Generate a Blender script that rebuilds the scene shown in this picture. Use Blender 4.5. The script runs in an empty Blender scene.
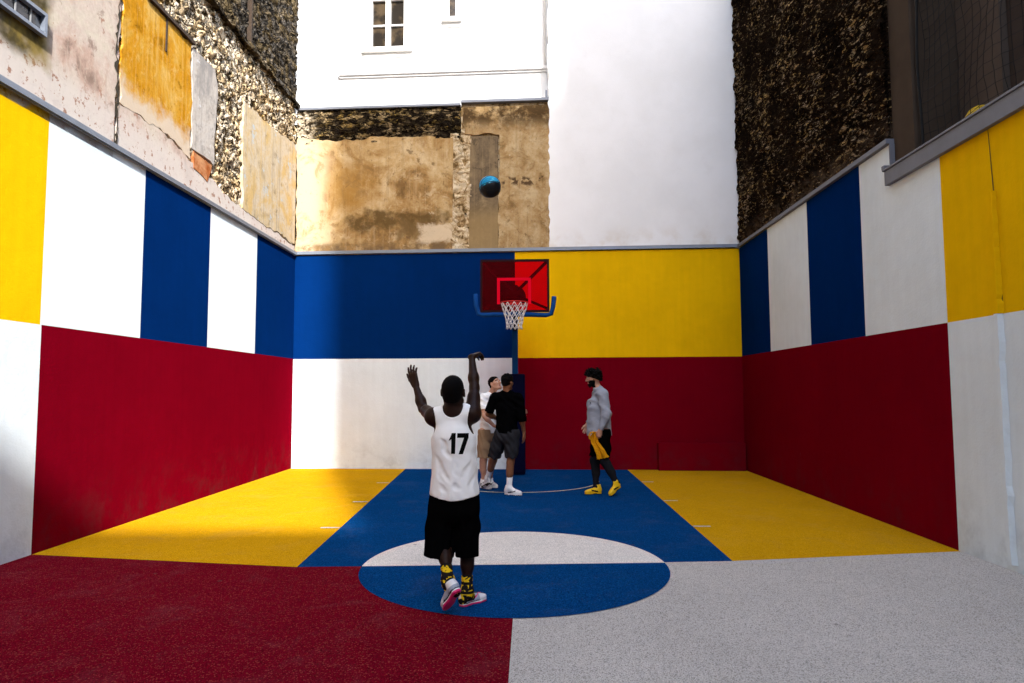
import bpy, bmesh, math, random
import numpy as np
from mathutils import Vector, Matrix
from mathutils.bvhtree import BVHTree

# ------------------------------------------------------------------ camera, light, exposure
scene = bpy.context.scene
COL = scene.collection
R = math.radians
cam_data = bpy.data.cameras.new('camera'); cam = bpy.data.objects.new('camera', cam_data); COL.objects.link(cam)
cam_data.sensor_width = 36.0; cam_data.lens = 24.01; cam_data.clip_end = 2000; cam_data.clip_start = 0.05
_r = Vector((0.99959767, 0.02811783, -0.00372769)); _u = Vector((0.00572279, -0.07121178, 0.9974448)); _f = Vector((-0.02778052, 0.99706483, 0.07134404))
M = Matrix((_r, _u, -_f)).transposed().to_4x4(); M.translation = (0, 0, 1.58)
cam.matrix_world = M
scene.camera = cam

SUN_EL, SUN_AZ = 33.0, 20.0            # azimuth: degrees to the right of straight behind the camera
sd = Vector((math.sin(R(SUN_AZ))*math.cos(R(SUN_EL)), -math.cos(R(SUN_AZ))*math.cos(R(SUN_EL)), math.sin(R(SUN_EL))))
world = bpy.data.worlds.new('World'); scene.world = world; world.use_nodes = True
wn = world.node_tree; wn.nodes.clear()
wo = wn.nodes.new('ShaderNodeOutputWorld'); wb = wn.nodes.new('ShaderNodeBackground'); ws = wn.nodes.new('ShaderNodeTexSky')
ws.sky_type = 'NISHITA'; ws.sun_disc = False; ws.sun_elevation = R(SUN_EL); ws.sun_rotation = math.atan2(sd.x, sd.y)
ws.air_density = 1.0; ws.dust_density = 2.0; ws.ozone_density = 1.0
wb.inputs[1].default_value = 0.15
wn.links.new(ws.outputs[0], wb.inputs[0]); wn.links.new(wb.outputs[0], wo.inputs[0])
sun_d = bpy.data.lights.new('sun', 'SUN'); sun = bpy.data.objects.new('sun', sun_d); COL.objects.link(sun)
sun_d.energy = 2.0; sun_d.angle = R(1.2); sun_d.color = (1.0, 0.98, 0.95)
sun.rotation_euler = (-sd).to_track_quat('-Z', 'Y').to_euler(); sun.location = (20, -30, 40)
vs = scene.view_settings
scene.display_settings.display_device = 'sRGB'
vs.view_transform = 'Standard'; vs.look = 'None'; vs.gamma = 1.0; vs.use_curve_mapping = False
vs.exposure = 2.38
scene.cycles.max_bounces = 8; scene.cycles.diffuse_bounces = 5; scene.cycles.transparent_max_bounces = 12

# ------------------------------------------------------------------ helpers
def tag(o, label=None, cat=None, group=None, kind=None):
    if label: o['label'] = label
    if cat: o['category'] = cat
    if group: o['group'] = group
    if kind: o['kind'] = kind
    return o

def link(name, me, parent=None):
    o = bpy.data.objects.new(name, me); COL.objects.link(o)
    if parent is not None:
        o.parent = parent
        o.matrix_parent_inverse = parent.matrix_world.inverted() if parent.matrix_world != Matrix() else Matrix()
    return o

def empty(name, loc, label, cat, group=None):
    o = bpy.data.objects.new(name, None); COL.objects.link(o); o.location = loc; o.empty_display_size = .2
    bpy.context.view_layer.update()
    return tag(o, label, cat, group)

class MB:
    def __init__(s): s.v = []; s.f = []; s.m = []; s.sm = []
    def poly(s, pts, m=0, smooth=False):
        b = len(s.v); s.v += [tuple(p) for p in pts]; s.f.append(tuple(range(b, b+len(pts)))); s.m.append(m); s.sm.append(smooth)
    def raw(s, vs_, fs, m=0, smooth=False):
        b = len(s.v); s.v += [tuple(p) for p in vs_]
        for f in fs: s.f.append(tuple(b+i for i in f)); s.m.append(m); s.sm.append(smooth)
    def hexa(s, c, m=0, skip=()):
        # c: 8 corners, bottom loop 0-3 then top loop 4-7
        F = {'b': (3,2,1,0), 't': (4,5,6,7), '0': (0,1,5,4), '1': (1,2,6,5), '2': (2,3,7,6), '3': (3,0,4,7)}
        s.raw(c, [F[k] for k in F if k not in skip], m)
    def box(s, x0, x1, y0, y1, z0, z1, m=0):
        s.hexa([(x0,y0,z0),(x1,y0,z0),(x1,y1,z0),(x0,y1,z0),(x0,y0,z1),(x1,y0,z1),(x1,y1,z1),(x0,y1,z1)], m)
    def bar(s, a, b, w, h, m=0, up=(0,0,1)):
        a = Vector(a); b = Vector(b); d = (b-a).normalized(); up = Vector(up)
        if abs(d.dot(up)) > .98: up = Vector((0,1,0))
        r = d.cross(up).normalized()*w*.5; u = r.cross(d).normalized()*h*.5
        s.hexa([a-r-u, a+r-u, a+r+u, a-r+u, b-r-u, b+r-u, b+r+u, b-r+u], m)
    def tube(s, pts, r, n=8, m=0, closed=False, caps=True):
        pts = [Vector(p) for p in pts]; N = len(pts); rs = r if hasattr(r, '__len__') else [r]*N
        base = len(s.v); prev = None
        for i, p in enumerate(pts):
            if closed: t = pts[(i+1) % N]-pts[i-1]
            else: t = pts[min(i+1, N-1)]-pts[max(i-1, 0)]
            t.normalize()
            if prev is None:
                a = Vector((0,0,1)) if abs(t.z) < .9 else Vector((1,0,0)); q = t.cross(a).normalized()
            else: q = (prev - t*prev.dot(t)).normalized()
            prev = q; w = t.cross(q)
            for k in range(n):
                an = 2*math.pi*k/n; s.v.append(tuple(p+(q*math.cos(an)+w*math.sin(an))*rs[i]))
        L_ = N if closed else N-1
        for i in range(L_):
            for k in range(n):
                a0 = base+i*n+k; a1 = base+i*n+(k+1) % n; j = (i+1) % N; b0 = base+j*n+k; b1 = base+j*n+(k+1) % n
                s.f.append((a0,a1,b1,b0)); s.m.append(m); s.sm.append(True)
        if caps and not closed:
            s.f.append(tuple(base+k for k in range(n))[::-1]); s.m.append(m); s.sm.append(False)
            s.f.append(tuple(base+(N-1)*n+k for k in range(n))); s.m.append(m); s.sm.append(False)
    def build(s, name, mats, parent=None, bevel=0, fix=True):
        me = bpy.data.meshes.new(name); me.from_pydata(s.v, [], s.f); me.update()
        for x in (mats if isinstance(mats, (list, tuple)) else [mats]): me.materials.append(x)
        me.polygons.foreach_set('material_index', s.m); me.polygons.foreach_set('use_smooth', s.sm)
        if fix or bevel:
            bm = bmesh.new(); bm.from_mesh(me)
            bmesh.ops.remove_doubles(bm, verts=bm.verts, dist=1e-5)
            if fix: bmesh.ops.recalc_face_normals(bm, faces=bm.faces)
            if bevel:
                es = [e for e in bm.edges if len(e.link_faces) == 2 and e.calc_face_angle(0) > .6]
                bmesh.ops.bevel(bm, geom=es, offset=bevel, segments=2, affect='EDGES', profile=.6)
            bm.to_mesh(me); bm.free()
        return link(name, me, parent)

# ------------------------------------------------------------------ node helper
class NT:
    def __init__(s, name):
        s.mat = bpy.data.materials.new(name); s.mat.use_nodes = True; s.t = s.mat.node_tree
        s.b = next(n for n in s.t.nodes if n.type == 'BSDF_PRINCIPLED')
        s.out = next(n for n in s.t.nodes if n.type == 'OUTPUT_MATERIAL')
        s.geo = s.n('ShaderNodeNewGeometry').outputs['Position']
        s._sep = None
    def n(s, t, **kw):
        x = s.t.nodes.new(t)
        for k, v in kw.items(): setattr(x, k, v)
        return x
    def put(s, sock, v):
        if isinstance(v, bpy.types.NodeSocket): s.t.links.new(v, sock)
        elif v is not None:
            if sock.type == 'RGBA' and len(v) == 3: v = (*v, 1)
            sock.default_value = v
    def objco(s): s.geo = s.n('ShaderNodeTexCoord').outputs['Object']; return s
    def xyz(s):
        if s._sep is None:
            x = s.n('ShaderNodeSeparateXYZ'); s.put(x.inputs[0], s.geo); s._sep = x.outputs
        return s._sep
    def math(s, op, a, b=None, c=None, clamp=False):
        x = s.n('ShaderNodeMath', operation=op, use_clamp=clamp)
        s.put(x.inputs[0], a)
        if b is not None: s.put(x.inputs[1], b)
        if c is not None: s.put(x.inputs[2], c)
        return x.outputs[0]
    def scale(s, sc):
        x = s.n('ShaderNodeVectorMath', operation='MULTIPLY'); s.put(x.inputs[0], s.geo); s.put(x.inputs[1], sc); return x.outputs[0]
    def noise(s, scale, detail=4, rough=.55, dist=0, vec=None, color=False):
        x = s.n('ShaderNodeTexNoise'); s.put(x.inputs['Vector'], vec if vec is not None else s.geo)
        x.inputs['Scale'].default_value = scale; x.inputs['Detail'].default_value = detail; x.inputs['Roughness'].default_value = rough; x.inputs['Distortion'].default_value = dist
        return x.outputs['Color' if color else 0]
    def vor(s, scale, feature='F1', out='Distance', vec=None, rnd=1.0):
        x = s.n('ShaderNodeTexVoronoi', feature=feature); s.put(x.inputs['Vector'], vec if vec is not None else s.geo)
        x.inputs['Scale'].default_value = scale; x.inputs['Randomness'].default_value = rnd
        return x.outputs[out]
    def step(s, v, a, b, lo=0.0, hi=1.0):
        x = s.n('ShaderNodeMapRange', interpolation_type='SMOOTHSTEP'); s.put(x.inputs[0], v)
        for i, q in enumerate((a, b, lo, hi)): s.put(x.inputs[i+1], q)
        return x.outputs[0]
    def mix(s, f, a, b, mode='MIX'):
        x = s.n('ShaderNodeMix', data_type='RGBA', blend_type=mode)
        s.put(x.inputs[0], f); s.put(x.inputs[6], a); s.put(x.inputs[7], b); return x.outputs[2]
    def ramp(s, v, stops):
        x = s.n('ShaderNodeValToRGB'); e = x.color_ramp.elements
        while len(e) < len(stops): e.new(.5)
        for q, (p, c) in zip(e, stops): q.position = p; q.color = (*c, 1)
        s.put(x.inputs[0], v); return x.outputs[0]
    def bump(s, h, strength=.3, dist=.01):
        x = s.n('ShaderNodeBump'); x.inputs['Strength'].default_value = strength; x.inputs['Distance'].default_value = dist
        s.put(x.inputs['Height'], h); s.put(s.b.inputs['Normal'], x.outputs[0])
    def box(s, u, z, u0, u1, z0, z1, soft, warp=.0, wscale=2.5):
        if warp:
            nz = s.math('MULTIPLY', s.math('SUBTRACT', s.noise(wscale, 5), .5), warp*2)
            nz2 = s.math('MULTIPLY', s.math('SUBTRACT', s.noise(wscale*1.37, 5, vec=s.scale((1.1,.9,-1.2))), .5), warp*2)
            u = s.math('ADD', u, nz); z = s.math('ADD', z, nz2)
        m = s.math('MULTIPLY', s.step(u, u0-soft, u0+soft), s.step(u, u1-soft, u1+soft, 1, 0))
        k = s.math('MULTIPLY', s.step(z, z0-soft, z0+soft), s.step(z, z1-soft, z1+soft, 1, 0))
        return s.math('MULTIPLY', m, k)
    def done(s, col=None, rough=.8, spec=.3, metal=0):
        if col is not None: s.put(s.b.inputs['Base Color'], col)
        s.put(s.b.inputs['Roughness'], rough); s.b.inputs['Specular IOR Level'].default_value = spec; s.b.inputs['Metallic'].default_value = metal
        return s.mat

def simple(name, col, rough=.6, spec=.4, metal=0, var=.12, vscale=14, bump=0, bscale=80):
    t = NT(name); t.objco()
    c = t.mix(t.noise(vscale, 3), tuple(x*(1-var) for x in col), tuple(min(1, x*(1+var)) for x in col))
    if bump: t.bump(t.noise(bscale, 3), bump, .004)
    return t.done(c, rough, spec, metal)

def wall_paint(name, col, dirt=.15, streak=.07):
    # matt masonry paint over trowelled render: roller texture, faint patches, vertical wash marks
    t = NT(name)
    big = t.noise(.9, 5); mid = t.noise(6, 4); st = t.noise(1.6, 4, vec=t.scale((7, 7, .35)))
    f = t.math('ADD', t.math('MULTIPLY', t.math('SUBTRACT', big, .5), dirt*2.2), t.math('MULTIPLY', t.math('SUBTRACT', st, .5), streak*2.2))
    f = t.math('ADD', f, t.math('MULTIPLY', t.math('SUBTRACT', mid, .5), dirt*.8))
    f = t.math('ADD', f, 1.0)
    c = t.mix(1.0, col, f, 'MULTIPLY')
    z = t.xyz()[2]
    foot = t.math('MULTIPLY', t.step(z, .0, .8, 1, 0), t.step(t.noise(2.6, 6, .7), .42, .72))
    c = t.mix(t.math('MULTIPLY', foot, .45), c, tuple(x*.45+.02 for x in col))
    scuff = t.step(t.noise(5, 6, .7, vec=t.scale((1, 1, .55))), .68, .74)
    c = t.mix(t.math('MULTIPLY', scuff, t.step(z, .2, 1.6, .25, 0)), c, (.12, .11, .1))
    h = t.math('ADD', t.math('MULTIPLY', t.noise(45, 4), .6), t.math('MULTIPLY', t.noise(5, 3), 1.2))
    t.bump(h, .35, .012)
    return t.done(c, .9, .0)

def rubber(name, col, speck, dark, amount=.3, grain=130):
    t = NT(name)
    cellc = t.vor(grain, out='Color'); sp = t.n('ShaderNodeSeparateColor'); t.put(sp.inputs[0], cellc)
    fine = t.noise(140, 2); big = t.noise(.7, 5); mid = t.noise(9, 4)
    c = t.mix(t.step(fine, .35, .65), tuple(x*.72 for x in col), tuple(min(1, x*1.28) for x in col))
    c = t.mix(t.math('MULTIPLY', t.step(sp.outputs[0], 1-amount*.55, 1-amount*.5), .6), c, speck)
    c = t.mix(t.math('MULTIPLY', t.step(sp.outputs[1], 1-amount*.6, 1-amount*.55), .7), c, dark)
    f = t.math('ADD', t.math('MULTIPLY', big, .3), t.math('ADD', t.math('MULTIPLY', mid, .16), .77))
    c = t.mix(1.0, c, f, 'MULTIPLY')
    worn = t.math('MULTIPLY', t.step(t.noise(1.7, 7, .74, .6), .48, .70), .09)
    c = t.mix(worn, c, tuple(x*.55+.11 for x in col))
    sc = t.noise(2.2, 5, .65, 2.2, vec=t.scale((1, .45, 1))); scm = t.math('MULTIPLY', t.step(t.math('ABSOLUTE', t.math('SUBTRACT', sc, .5)), .006, .0), t.step(t.noise(1.1, 3), .52, .62))
    c = t.mix(t.math('MULTIPLY', scm, .30), c, (.05, .045, .045))
    spots = t.step(t.vor(1.3), .035, .022); c = t.mix(t.math('MULTIPLY', spots, .45), c, (.06, .05, .045))
    t.bump(t.math('ADD', t.vor(grain), t.noise(200, 2)), .4, .005)
    return t.done(c, .95, .0)

WHITE = (.71, .79, .82); BLUE = (.0008, .0185, .102); YELLOW = (.80, .46, .003); RED = (.155, .0008, .0075)
m_white = wall_paint('white_wall_paint', WHITE, .12, .05); m_blue = wall_paint('blue_wall_paint', BLUE)
m_yellow = wall_paint('yellow_wall_paint', YELLOW); m_red = wall_paint('red_wall_paint', RED)
m_conc = simple('concrete', (.35, .34, .32), .9, .2, bump=.4)
m_zinc = simple('zinc_flashing', (.20, .23, .28), .45, .5, .4, .2, 5)
m_zincdark = simple('weathered_zinc', (.15, .16, .19), .6, .4, .2, .2, 5)
f_yellow = rubber('yellow_rubber', (.545, .278, .004), (.70, .40, .03), (.36, .18, .006), .25)
f_blue = rubber('blue_rubber', (.002, .040, .145), (.012, .09, .25), (.001, .018, .065), .28)
f_red = rubber('maroon_rubber', (.135, .0028, .011), (.26, .045, .035), (.05, .002, .006), .26)
f_grey = rubber('grey_rubber', (.47, .437, .40), (.62, .59, .55), (.17, .16, .145), .30, 150)
f_pale = rubber('pale_rubber', (.70, .65, .59), (.78, .74, .69), (.42, .40, .37), .22, 190)
f_line = rubber('line_paint', (.55, .50, .40), (.7, .66, .55), (.35, .28, .14), .3)

# wall frames: u runs along the wall, off is measured out from the painted face towards the court
XL, SL, XR, SR, YB, SB = -4.8341, -.0070, 4.1520, .0029, 13.8313, -.0376
def PL(u, z, off=0): return (XL+SL*u+off, u, z)
def PR(u, z, off=0): return (XR+SR*u-off, u, z)
def PB(u, z, off=0): return (u, YB+SB*u-off, z)
def slab(mb, P, u0, u1, z0, z1, o0, o1, m=0):
    mb.hexa([P(u0,z0,o0),P(u1,z0,o0),P(u1,z0,o1),P(u0,z0,o1),P(u0,z1,o0),P(u1,z1,o0),P(u1,z1,o1),P(u0,z1,o1)], m)
def zone(mb, P, pts, m): mb.poly([P(u, z, 0) for u, z in pts], m)

# ------------------------------------------------------------------ ground and court
asphalt = NT('asphalt'); c = asphalt.mix(asphalt.noise(30, 5), (.035,.035,.036), (.07,.07,.068)); asphalt.bump(asphalt.noise(160, 3), .4, .005); asphalt.done(c, .9, .2)
g = MB(); g.poly([(-400,-400,-.012),(400,-400,-.012),(400,400,-.012),(-400,400,-.012)])
tag(g.build('ground', asphalt.mat), kind='structure')
cf = MB(); z1, z2, z3 = 0, .004, .008
A0, A1, A2, A3 = (-4.885, 6.66), (-2.12, 6.225), (1.85, 6.49), (4.18, 6.90)
Amid = (-.13, 6.33)
K0, K1 = (-2.56, 13.93), (1.9, 13.77)
def fl(pts, m, z): cf.poly([(x, y, z) for x, y in pts], m)
fl([(-4.9,-3), (-.115,-3), (-.14,6.33), A1, A0], 0, z1)
fl([(-.115,-3), (4.16,-3), A3, A2, (-.14,6.33)], 1, z1)
fl([A0, A1, K0, (-4.95, 14.03)], 2, z1)
fl([A1, (-.14,6.33), A2, K1, K0], 3, z1)
fl([A2, A3, (4.2,13.69), K1], 2, z1)
cx, cy, rx, ry = -.162, 6.315, 1.375, 1.455; a_l = math.atan2(-.072/ry, -1.37/rx); a_r = math.atan2(.095/ry, 1.37/rx)
N = 48
back = [(cx+rx*math.cos(a_r+(a_l+2*math.pi-a_r)*i/N), cy+ry*math.sin(a_r+(a_l+2*math.pi-a_r)*i/N)) for i in range(N+1)]
front = [(cx+rx*math.cos(a_l+(a_r-a_l)*i/N), cy+ry*math.sin(a_l+(a_r-a_l)*i/N)) for i in range(N+1)]
fl(back, 4, z2); fl(front, 3, z2)
tag(cf.build('court_floor', [f_red, f_grey, f_yellow, f_blue, f_pale], fix=False), kind='structure')
ln = MB()
acx, acy, ar = -.25, 12.1, 1.4
for i in range(40):
    t0 = math.pi+math.pi*i/40; t1 = math.pi+math.pi*(i+1)/40
    ln.poly([(acx+r*math.cos(t), acy+r*math.sin(t), .005) for r, t in ((ar-.02,t0),(ar-.02,t1),(ar+.02,t1),(ar+.02,t0))][::-1])
for y, xl_, xr_ in ((7.97, -2.225, 1.862), (9.81, -2.335, 1.875), (11.81, -2.445, 1.89)):
    ln.poly([(xl_-.22,y-.025,.005),(xl_,y-.025,.005),(xl_,y+.025,.005),(xl_-.22,y+.025,.005)])
    yy = y+.12
    ln.poly([(xr_,yy-.025,.005),(xr_+.2,yy-.025,.005),(xr_+.2,yy+.025,.005),(xr_,yy+.025,.005)])
tag(ln.build('court_lines', f_line, fix=False), kind='structure')

# ------------------------------------------------------------------ painted walls
PM = [m_white, m_blue, m_yellow, m_red, m_conc]
def painted(P, u0, u1, top, splits, lowsplits, band, label, loc, segs=None):
    root = empty('painted_wall', loc, label, 'wall')
    mb = MB()
    for (a, b, m) in splits: zone(mb, P, [(a[1],band(a[1])),(b[1],band(b[1])),(b[0],top(b[0],-1)),(a[0],top(a[0],1))], m)
    for (a, b, m) in lowsplits: zone(mb, P, [(a,0-.02),(b,-.02),(b,band(b)),(a,band(a))], m)
    return root, mb

BZ = 2.25
lab = 'tall left side wall painted yellow, white and blue stripes above red'
wl = empty('painted_wall', PL(8, 0), lab, 'wall')
mb = MB(); e = 14.03
for a, b, m in ((-3, 6.63, 2), (6.63, 8.39, 0), (8.39, 10.19, 1), (10.19, 12.01, 0), (12.01, e, 1)): zone(mb, PL, [(a,BZ),(b,BZ),(b,4.41),(a,4.41)], m)
for a, b, m in ((-3, 6.65, 0), (6.65, e, 3)): zone(mb, PL, [(a,-.02),(b,-.02),(b,BZ),(a,BZ)], m)
mb.hexa([PL(-3,-.02,-.3),PL(e,-.02,-.3),PL(e,-.02,0),PL(-3,-.02,0),PL(-3,4.41,-.3),PL(e,4.41,-.3),PL(e,4.41,0),PL(-3,4.41,0)], 4, skip=('2',))
mb.build('wall_face', PM, wl, fix=False)
mb = MB(); slab(mb, PL, -3, e-.06, 4.415, 4.475, -.1, .05); slab(mb, PL, -3, e-.06, 4.40, 4.414, .003, .03); mb.build('coping', m_zinc, wl)

wbk = empty('painted_wall', PB(0, 0), 'end wall behind the hoop painted blue, yellow, white and dark red', 'wall')
mb = MB(); a0, a1 = -4.93, 4.19
zone(mb, PB, [(a0,2.24),(-.31,2.235),(-.32,4.41),(a0,4.41)], 1); zone(mb, PB, [(-.31,2.235),(a1,2.235),(a1,4.41),(-.32,4.41)], 2)
zone(mb, PB, [(a0,-.02),(-.31,-.02),(-.31,2.235),(a0,2.24)], 0); zone(mb, PB, [(-.31,-.02),(a1,-.02),(a1,2.235),(-.31,2.235)], 3)
mb.hexa([PB(a0,-.02,0),PB(a1,-.02,0),PB(a1,-.02,-.3),PB(a0,-.02,-.3),PB(a0,4.41,0),PB(a1,4.41,0),PB(a1,4.41,-.3),PB(a0,4.41,-.3)], 4, skip=('0',))
mb.build('wall_face', PM, wbk, fix=False)
mb = MB(); slab(mb, PB, a0+.05, a1-.04, 4.425, 4.49, -.1, .05); mb.build('coping', m_zinc, wbk)

wr = empty('painted_wall', PR(8, 0), 'right side wall with stepped top painted blue, white and yellow above dark red', 'wall')
mb = MB(); e = 13.68
for a, b, m, t in ((-3, 6.93, 2, 3.96), (6.93, 7.87, 0, 3.96), (7.87, 8.62, 0, 4.41), (8.62, 10.29, 1, 4.41), (10.29, 12.03, 0, 4.41), (12.03, e, 1, 4.41)):
    zone(mb, PR, [(b,BZ-.01),(a,BZ-.01),(a,t),(b,t)], m)
for a, b, m in ((-3, 6.93, 0), (6.93, e, 3)): zone(mb, PR, [(b,-.02),(a,-.02),(a,BZ-.01),(b,BZ-.01)], m)
for a, b, t in ((-3, 7.87, 3.96), (7.87, e, 4.41)):
    mb.hexa([PR(a,-.02,0),PR(b,-.02,0),PR(b,-.02,-.3),PR(a,-.02,-.3),PR(a,t,0),PR(b,t,0),PR(b,t,-.3),PR(a,t,-.3)], 0, skip=('0',))
mb.build('wall_face', PM, wr, fix=False)
mb = MB(); slab(mb, PR, 7.85, e-.06, 4.415, 4.475, -.1, .05); slab(mb, PR, 7.845, 7.868, 4.17, 4.414, -.3, .012)
slab(mb, PR, -3, 7.90, 3.93, 4.10, .004, .06); slab(mb, PR, -3, 7.92, 4.101, 4.125, -.32, .075); slab(mb, PR, 7.88, 7.94, 4.126, 4.17, -.02, .07)
mb.build('coping', m_zincdark, wr, bevel=.004)
# raised mortar seam running down the wall near the camera, overpainted with it
mb = MB(); random.seed(4)
def ridge(z0, z1, w0, w1, m, n=26):
    pts = []
    for i in range(n+1):
        z = z0+(z1-z0)*i/n; u = 6.155+.018*math.sin(z*1.3)+random.uniform(-.006,.006)
        w = (w0+(w1-w0)*i/n)*random.uniform(.8,1.2); pts.append((u, z, w))
    for (ua,za,wa),(ub,zb,wb_) in zip(pts, pts[1:]):
        d = .04
        mb.poly([PR(ua+wa,za,.001),PR(ua+wa*.4,za,d),PR(ub+wb_*.4,zb,d),PR(ub+wb_,zb,.001)], m)
        mb.poly([PR(ua+wa*.4,za,d),PR(ua-wa*.5,za,d),PR(ub-wb_*.5,zb,d),PR(ub+wb_*.4,zb,d)], m)
        mb.poly([PR(ua-wa*.5,za,d),PR(ua-wa,za,.001),PR(ub-wb_,zb,.001),PR(ub-wb_*.5,zb,d)], m)
ridge(3.35, 2.245, .012, .055, 1); ridge(2.243, .06, .055, .06, 0)
mb.build('mortar_seam', [m_white, m_yellow], wr)
mb = MB()
zs = [3.93-.04*i for i in range(42)]
m_crack = simple('crack_dark', (.03,.022,.01), .9)
for za, zb in zip(zs, zs[1:]):
    f = lambda z: 6.20-.012*(3.93-z)*1.6+.02*math.sin(z*1.3)
    w = .004+.006*(3.93-za)/1.7
    ua, ub = f(za)-.035*(3.93-za), f(zb)-.035*(3.93-zb)
    mb.poly([PR(ua+w,za,.004),PR(ua-w,za,.004),PR(ub-w,zb,.004),PR(ub+w,zb,.004)])
mb.build('crack', m_crack, wr)

# low red plinth in the far right corner
pl = MB(); slab(pl, PB, 2.49, 4.17, 0.0, .54, .002, .16)
pb = pl.build('plinth', m_red, None, bevel=.012); tag(pb, 'low dark red block built along the foot of the end wall', 'plinth')

# ------------------------------------------------------------------ left party wall, stripped back to plaster and rubble
def stone_nodes(t, sc, cream, ochre, hole, thr=.47, soft=.04, stretch=(1,1,1)):
    v = t.scale(stretch)
    wv = t.n('ShaderNodeVectorMath', operation='ADD'); t.put(wv.inputs[0], v)
    wc = t.n('ShaderNodeVectorMath', operation='SCALE'); t.put(wc.inputs[0], t.noise(sc*.8, 3, vec=v, color=True)); wc.inputs[3].default_value = 1.6/sc
    t.put(wv.inputs[1], wc.outputs[0]); v2 = wv.outputs[0]
    ed = t.vor(sc, 'DISTANCE_TO_EDGE', vec=v2); cc = t.vor(sc, out='Color', vec=v2)
    sp = t.n('ShaderNodeSeparateColor'); t.put(sp.inputs[0], cc)
    c = t.mix(t.step(sp.outputs[0], .3, .9), cream, ochre)
    c = t.mix(t.math('MULTIPLY', t.noise(sc*3, 4, vec=v), .4), c, tuple(x*.4 for x in cream))
    n1 = t.noise(sc*1.1, 5, .65, vec=v2)
    gap = t.math('MAXIMUM', t.math('MULTIPLY', t.step(ed, .05, .01), t.step(sp.outputs[1], .45, .65)), t.step(n1, thr, thr-soft))
    c = t.mix(gap, c, hole)
    h = t.math('SUBTRACT', t.math('ADD', t.math('MULTIPLY', t.step(ed, 0, .25), 1.0), t.math('MULTIPLY', n1, .8)), t.math('MULTIPLY', gap, 1.2))
    return c, h

# real relief for bare masonry: rounded stones of uneven size standing proud of deep joints
def fbm2(u, z, seed, oct_=4):
    out = 0; amp = .5
    for o in range(oct_):
        rs = np.random.RandomState(seed+o*17).rand(64, 64); i, j = np.floor(u).astype(int), np.floor(z).astype(int); f, g_ = u-i, z-j; f = f*f*(3-2*f); g_ = g_*g_*(3-2*g_)
        q = lambda a, b: rs[(i+a) % 64, (j+b) % 64]
        out = out+amp*((q(0,0)*(1-f)+q(1,0)*f)*(1-g_)+(q(0,1)*(1-f)+q(1,1)*f)*g_-.5); u = u*2.03+5.1; z = z*2.03+2.7; amp *= .5
    return out
def relief(mb, P, u0, u1, z0, z1, res, su, sz, off, amp, seed, mfun):
    nu, nz = int((u1-u0)/res)+1, int((z1-z0)/res)+1
    U, Z = np.meshgrid(np.linspace(u0, u1, nu), np.linspace(z0, z1, nz), indexing='ij')
    wu = U/su+1.1*fbm2(U*2.2, Z*2.2, seed); wz = Z/sz+1.1*fbm2(U*2.2+9, Z*2.2+4, seed+3)
    rs = np.random.RandomState(seed); J = rs.rand(64, 64, 3); ci, cj = np.floor(wu).astype(int), np.floor(wz).astype(int)
    d1 = np.full(U.shape, 9.); d2 = np.full(U.shape, 9.); hh = np.zeros(U.shape)
    for a in (-1, 0, 1):
        for b in (-1, 0, 1):
            q = J[(ci+a) % 64, (cj+b) % 64]; d = np.hypot(ci+a+q[..., 0]-wu, cj+b+q[..., 1]-wz)
            n1 = d < d1; d2 = np.where(n1, d1, np.minimum(d2, d)); hh = np.where(n1, q[..., 2], hh); d1 = np.where(n1, d, d1)
    e = np.clip((d2-d1)/.30, 0, 1); H = e**.6*(.25+.75*hh)+.45*fbm2(U*9, Z*9, seed+7)
    H = off+amp*np.clip(H, -.2, 1)
    b0 = len(mb.v); mb.v += [P(float(u), float(z), float(h)) for u, z, h in zip(U.ravel(), Z.ravel(), H.ravel())]
    for i in range(nu-1):
        for k in range(nz-1):
            mb.f.append((b0+i*nz+k, b0+(i+1)*nz+k, b0+(i+1)*nz+k+1, b0+i*nz+k+1)); mb.m.append(mfun(Z[i, k])); mb.sm.append(True)

t = NT('rubble_masonry'); c, h = stone_nodes(t, 5.5, (.80,.67,.49), (.66,.47,.25), (.035,.023,.010), .44, .06)
c = t.mix(t.step(t.noise(8, 6, .74, 1.0), .475, .44), c, (.06,.038,.016))
c = t.mix(t.step(t.noise(1.3, 5), .58, .7, 0, .6), c, (.42,.24,.06)); t.bump(h, .9, .06); m_rubble = t.done(c, .95, .0)
t = NT('dark_rubble_masonry'); c, h = stone_nodes(t, 4.0, (.085,.075,.064), (.12,.085,.04), (.012,.010,.008), .49, .1, (1,1,1.6))
c = t.mix(t.step(t.noise(10, 5, .7, vec=t.scale((1,1,2))), .56, .62), c, (.22,.17,.11))
c = t.mix(t.step(t.noise(.9, 4), .55, .72, 0, .7), c, (.05,.045,.042)); t.bump(h, .9, .06); m_drubble = t.done(c, .95, .0)

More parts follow.
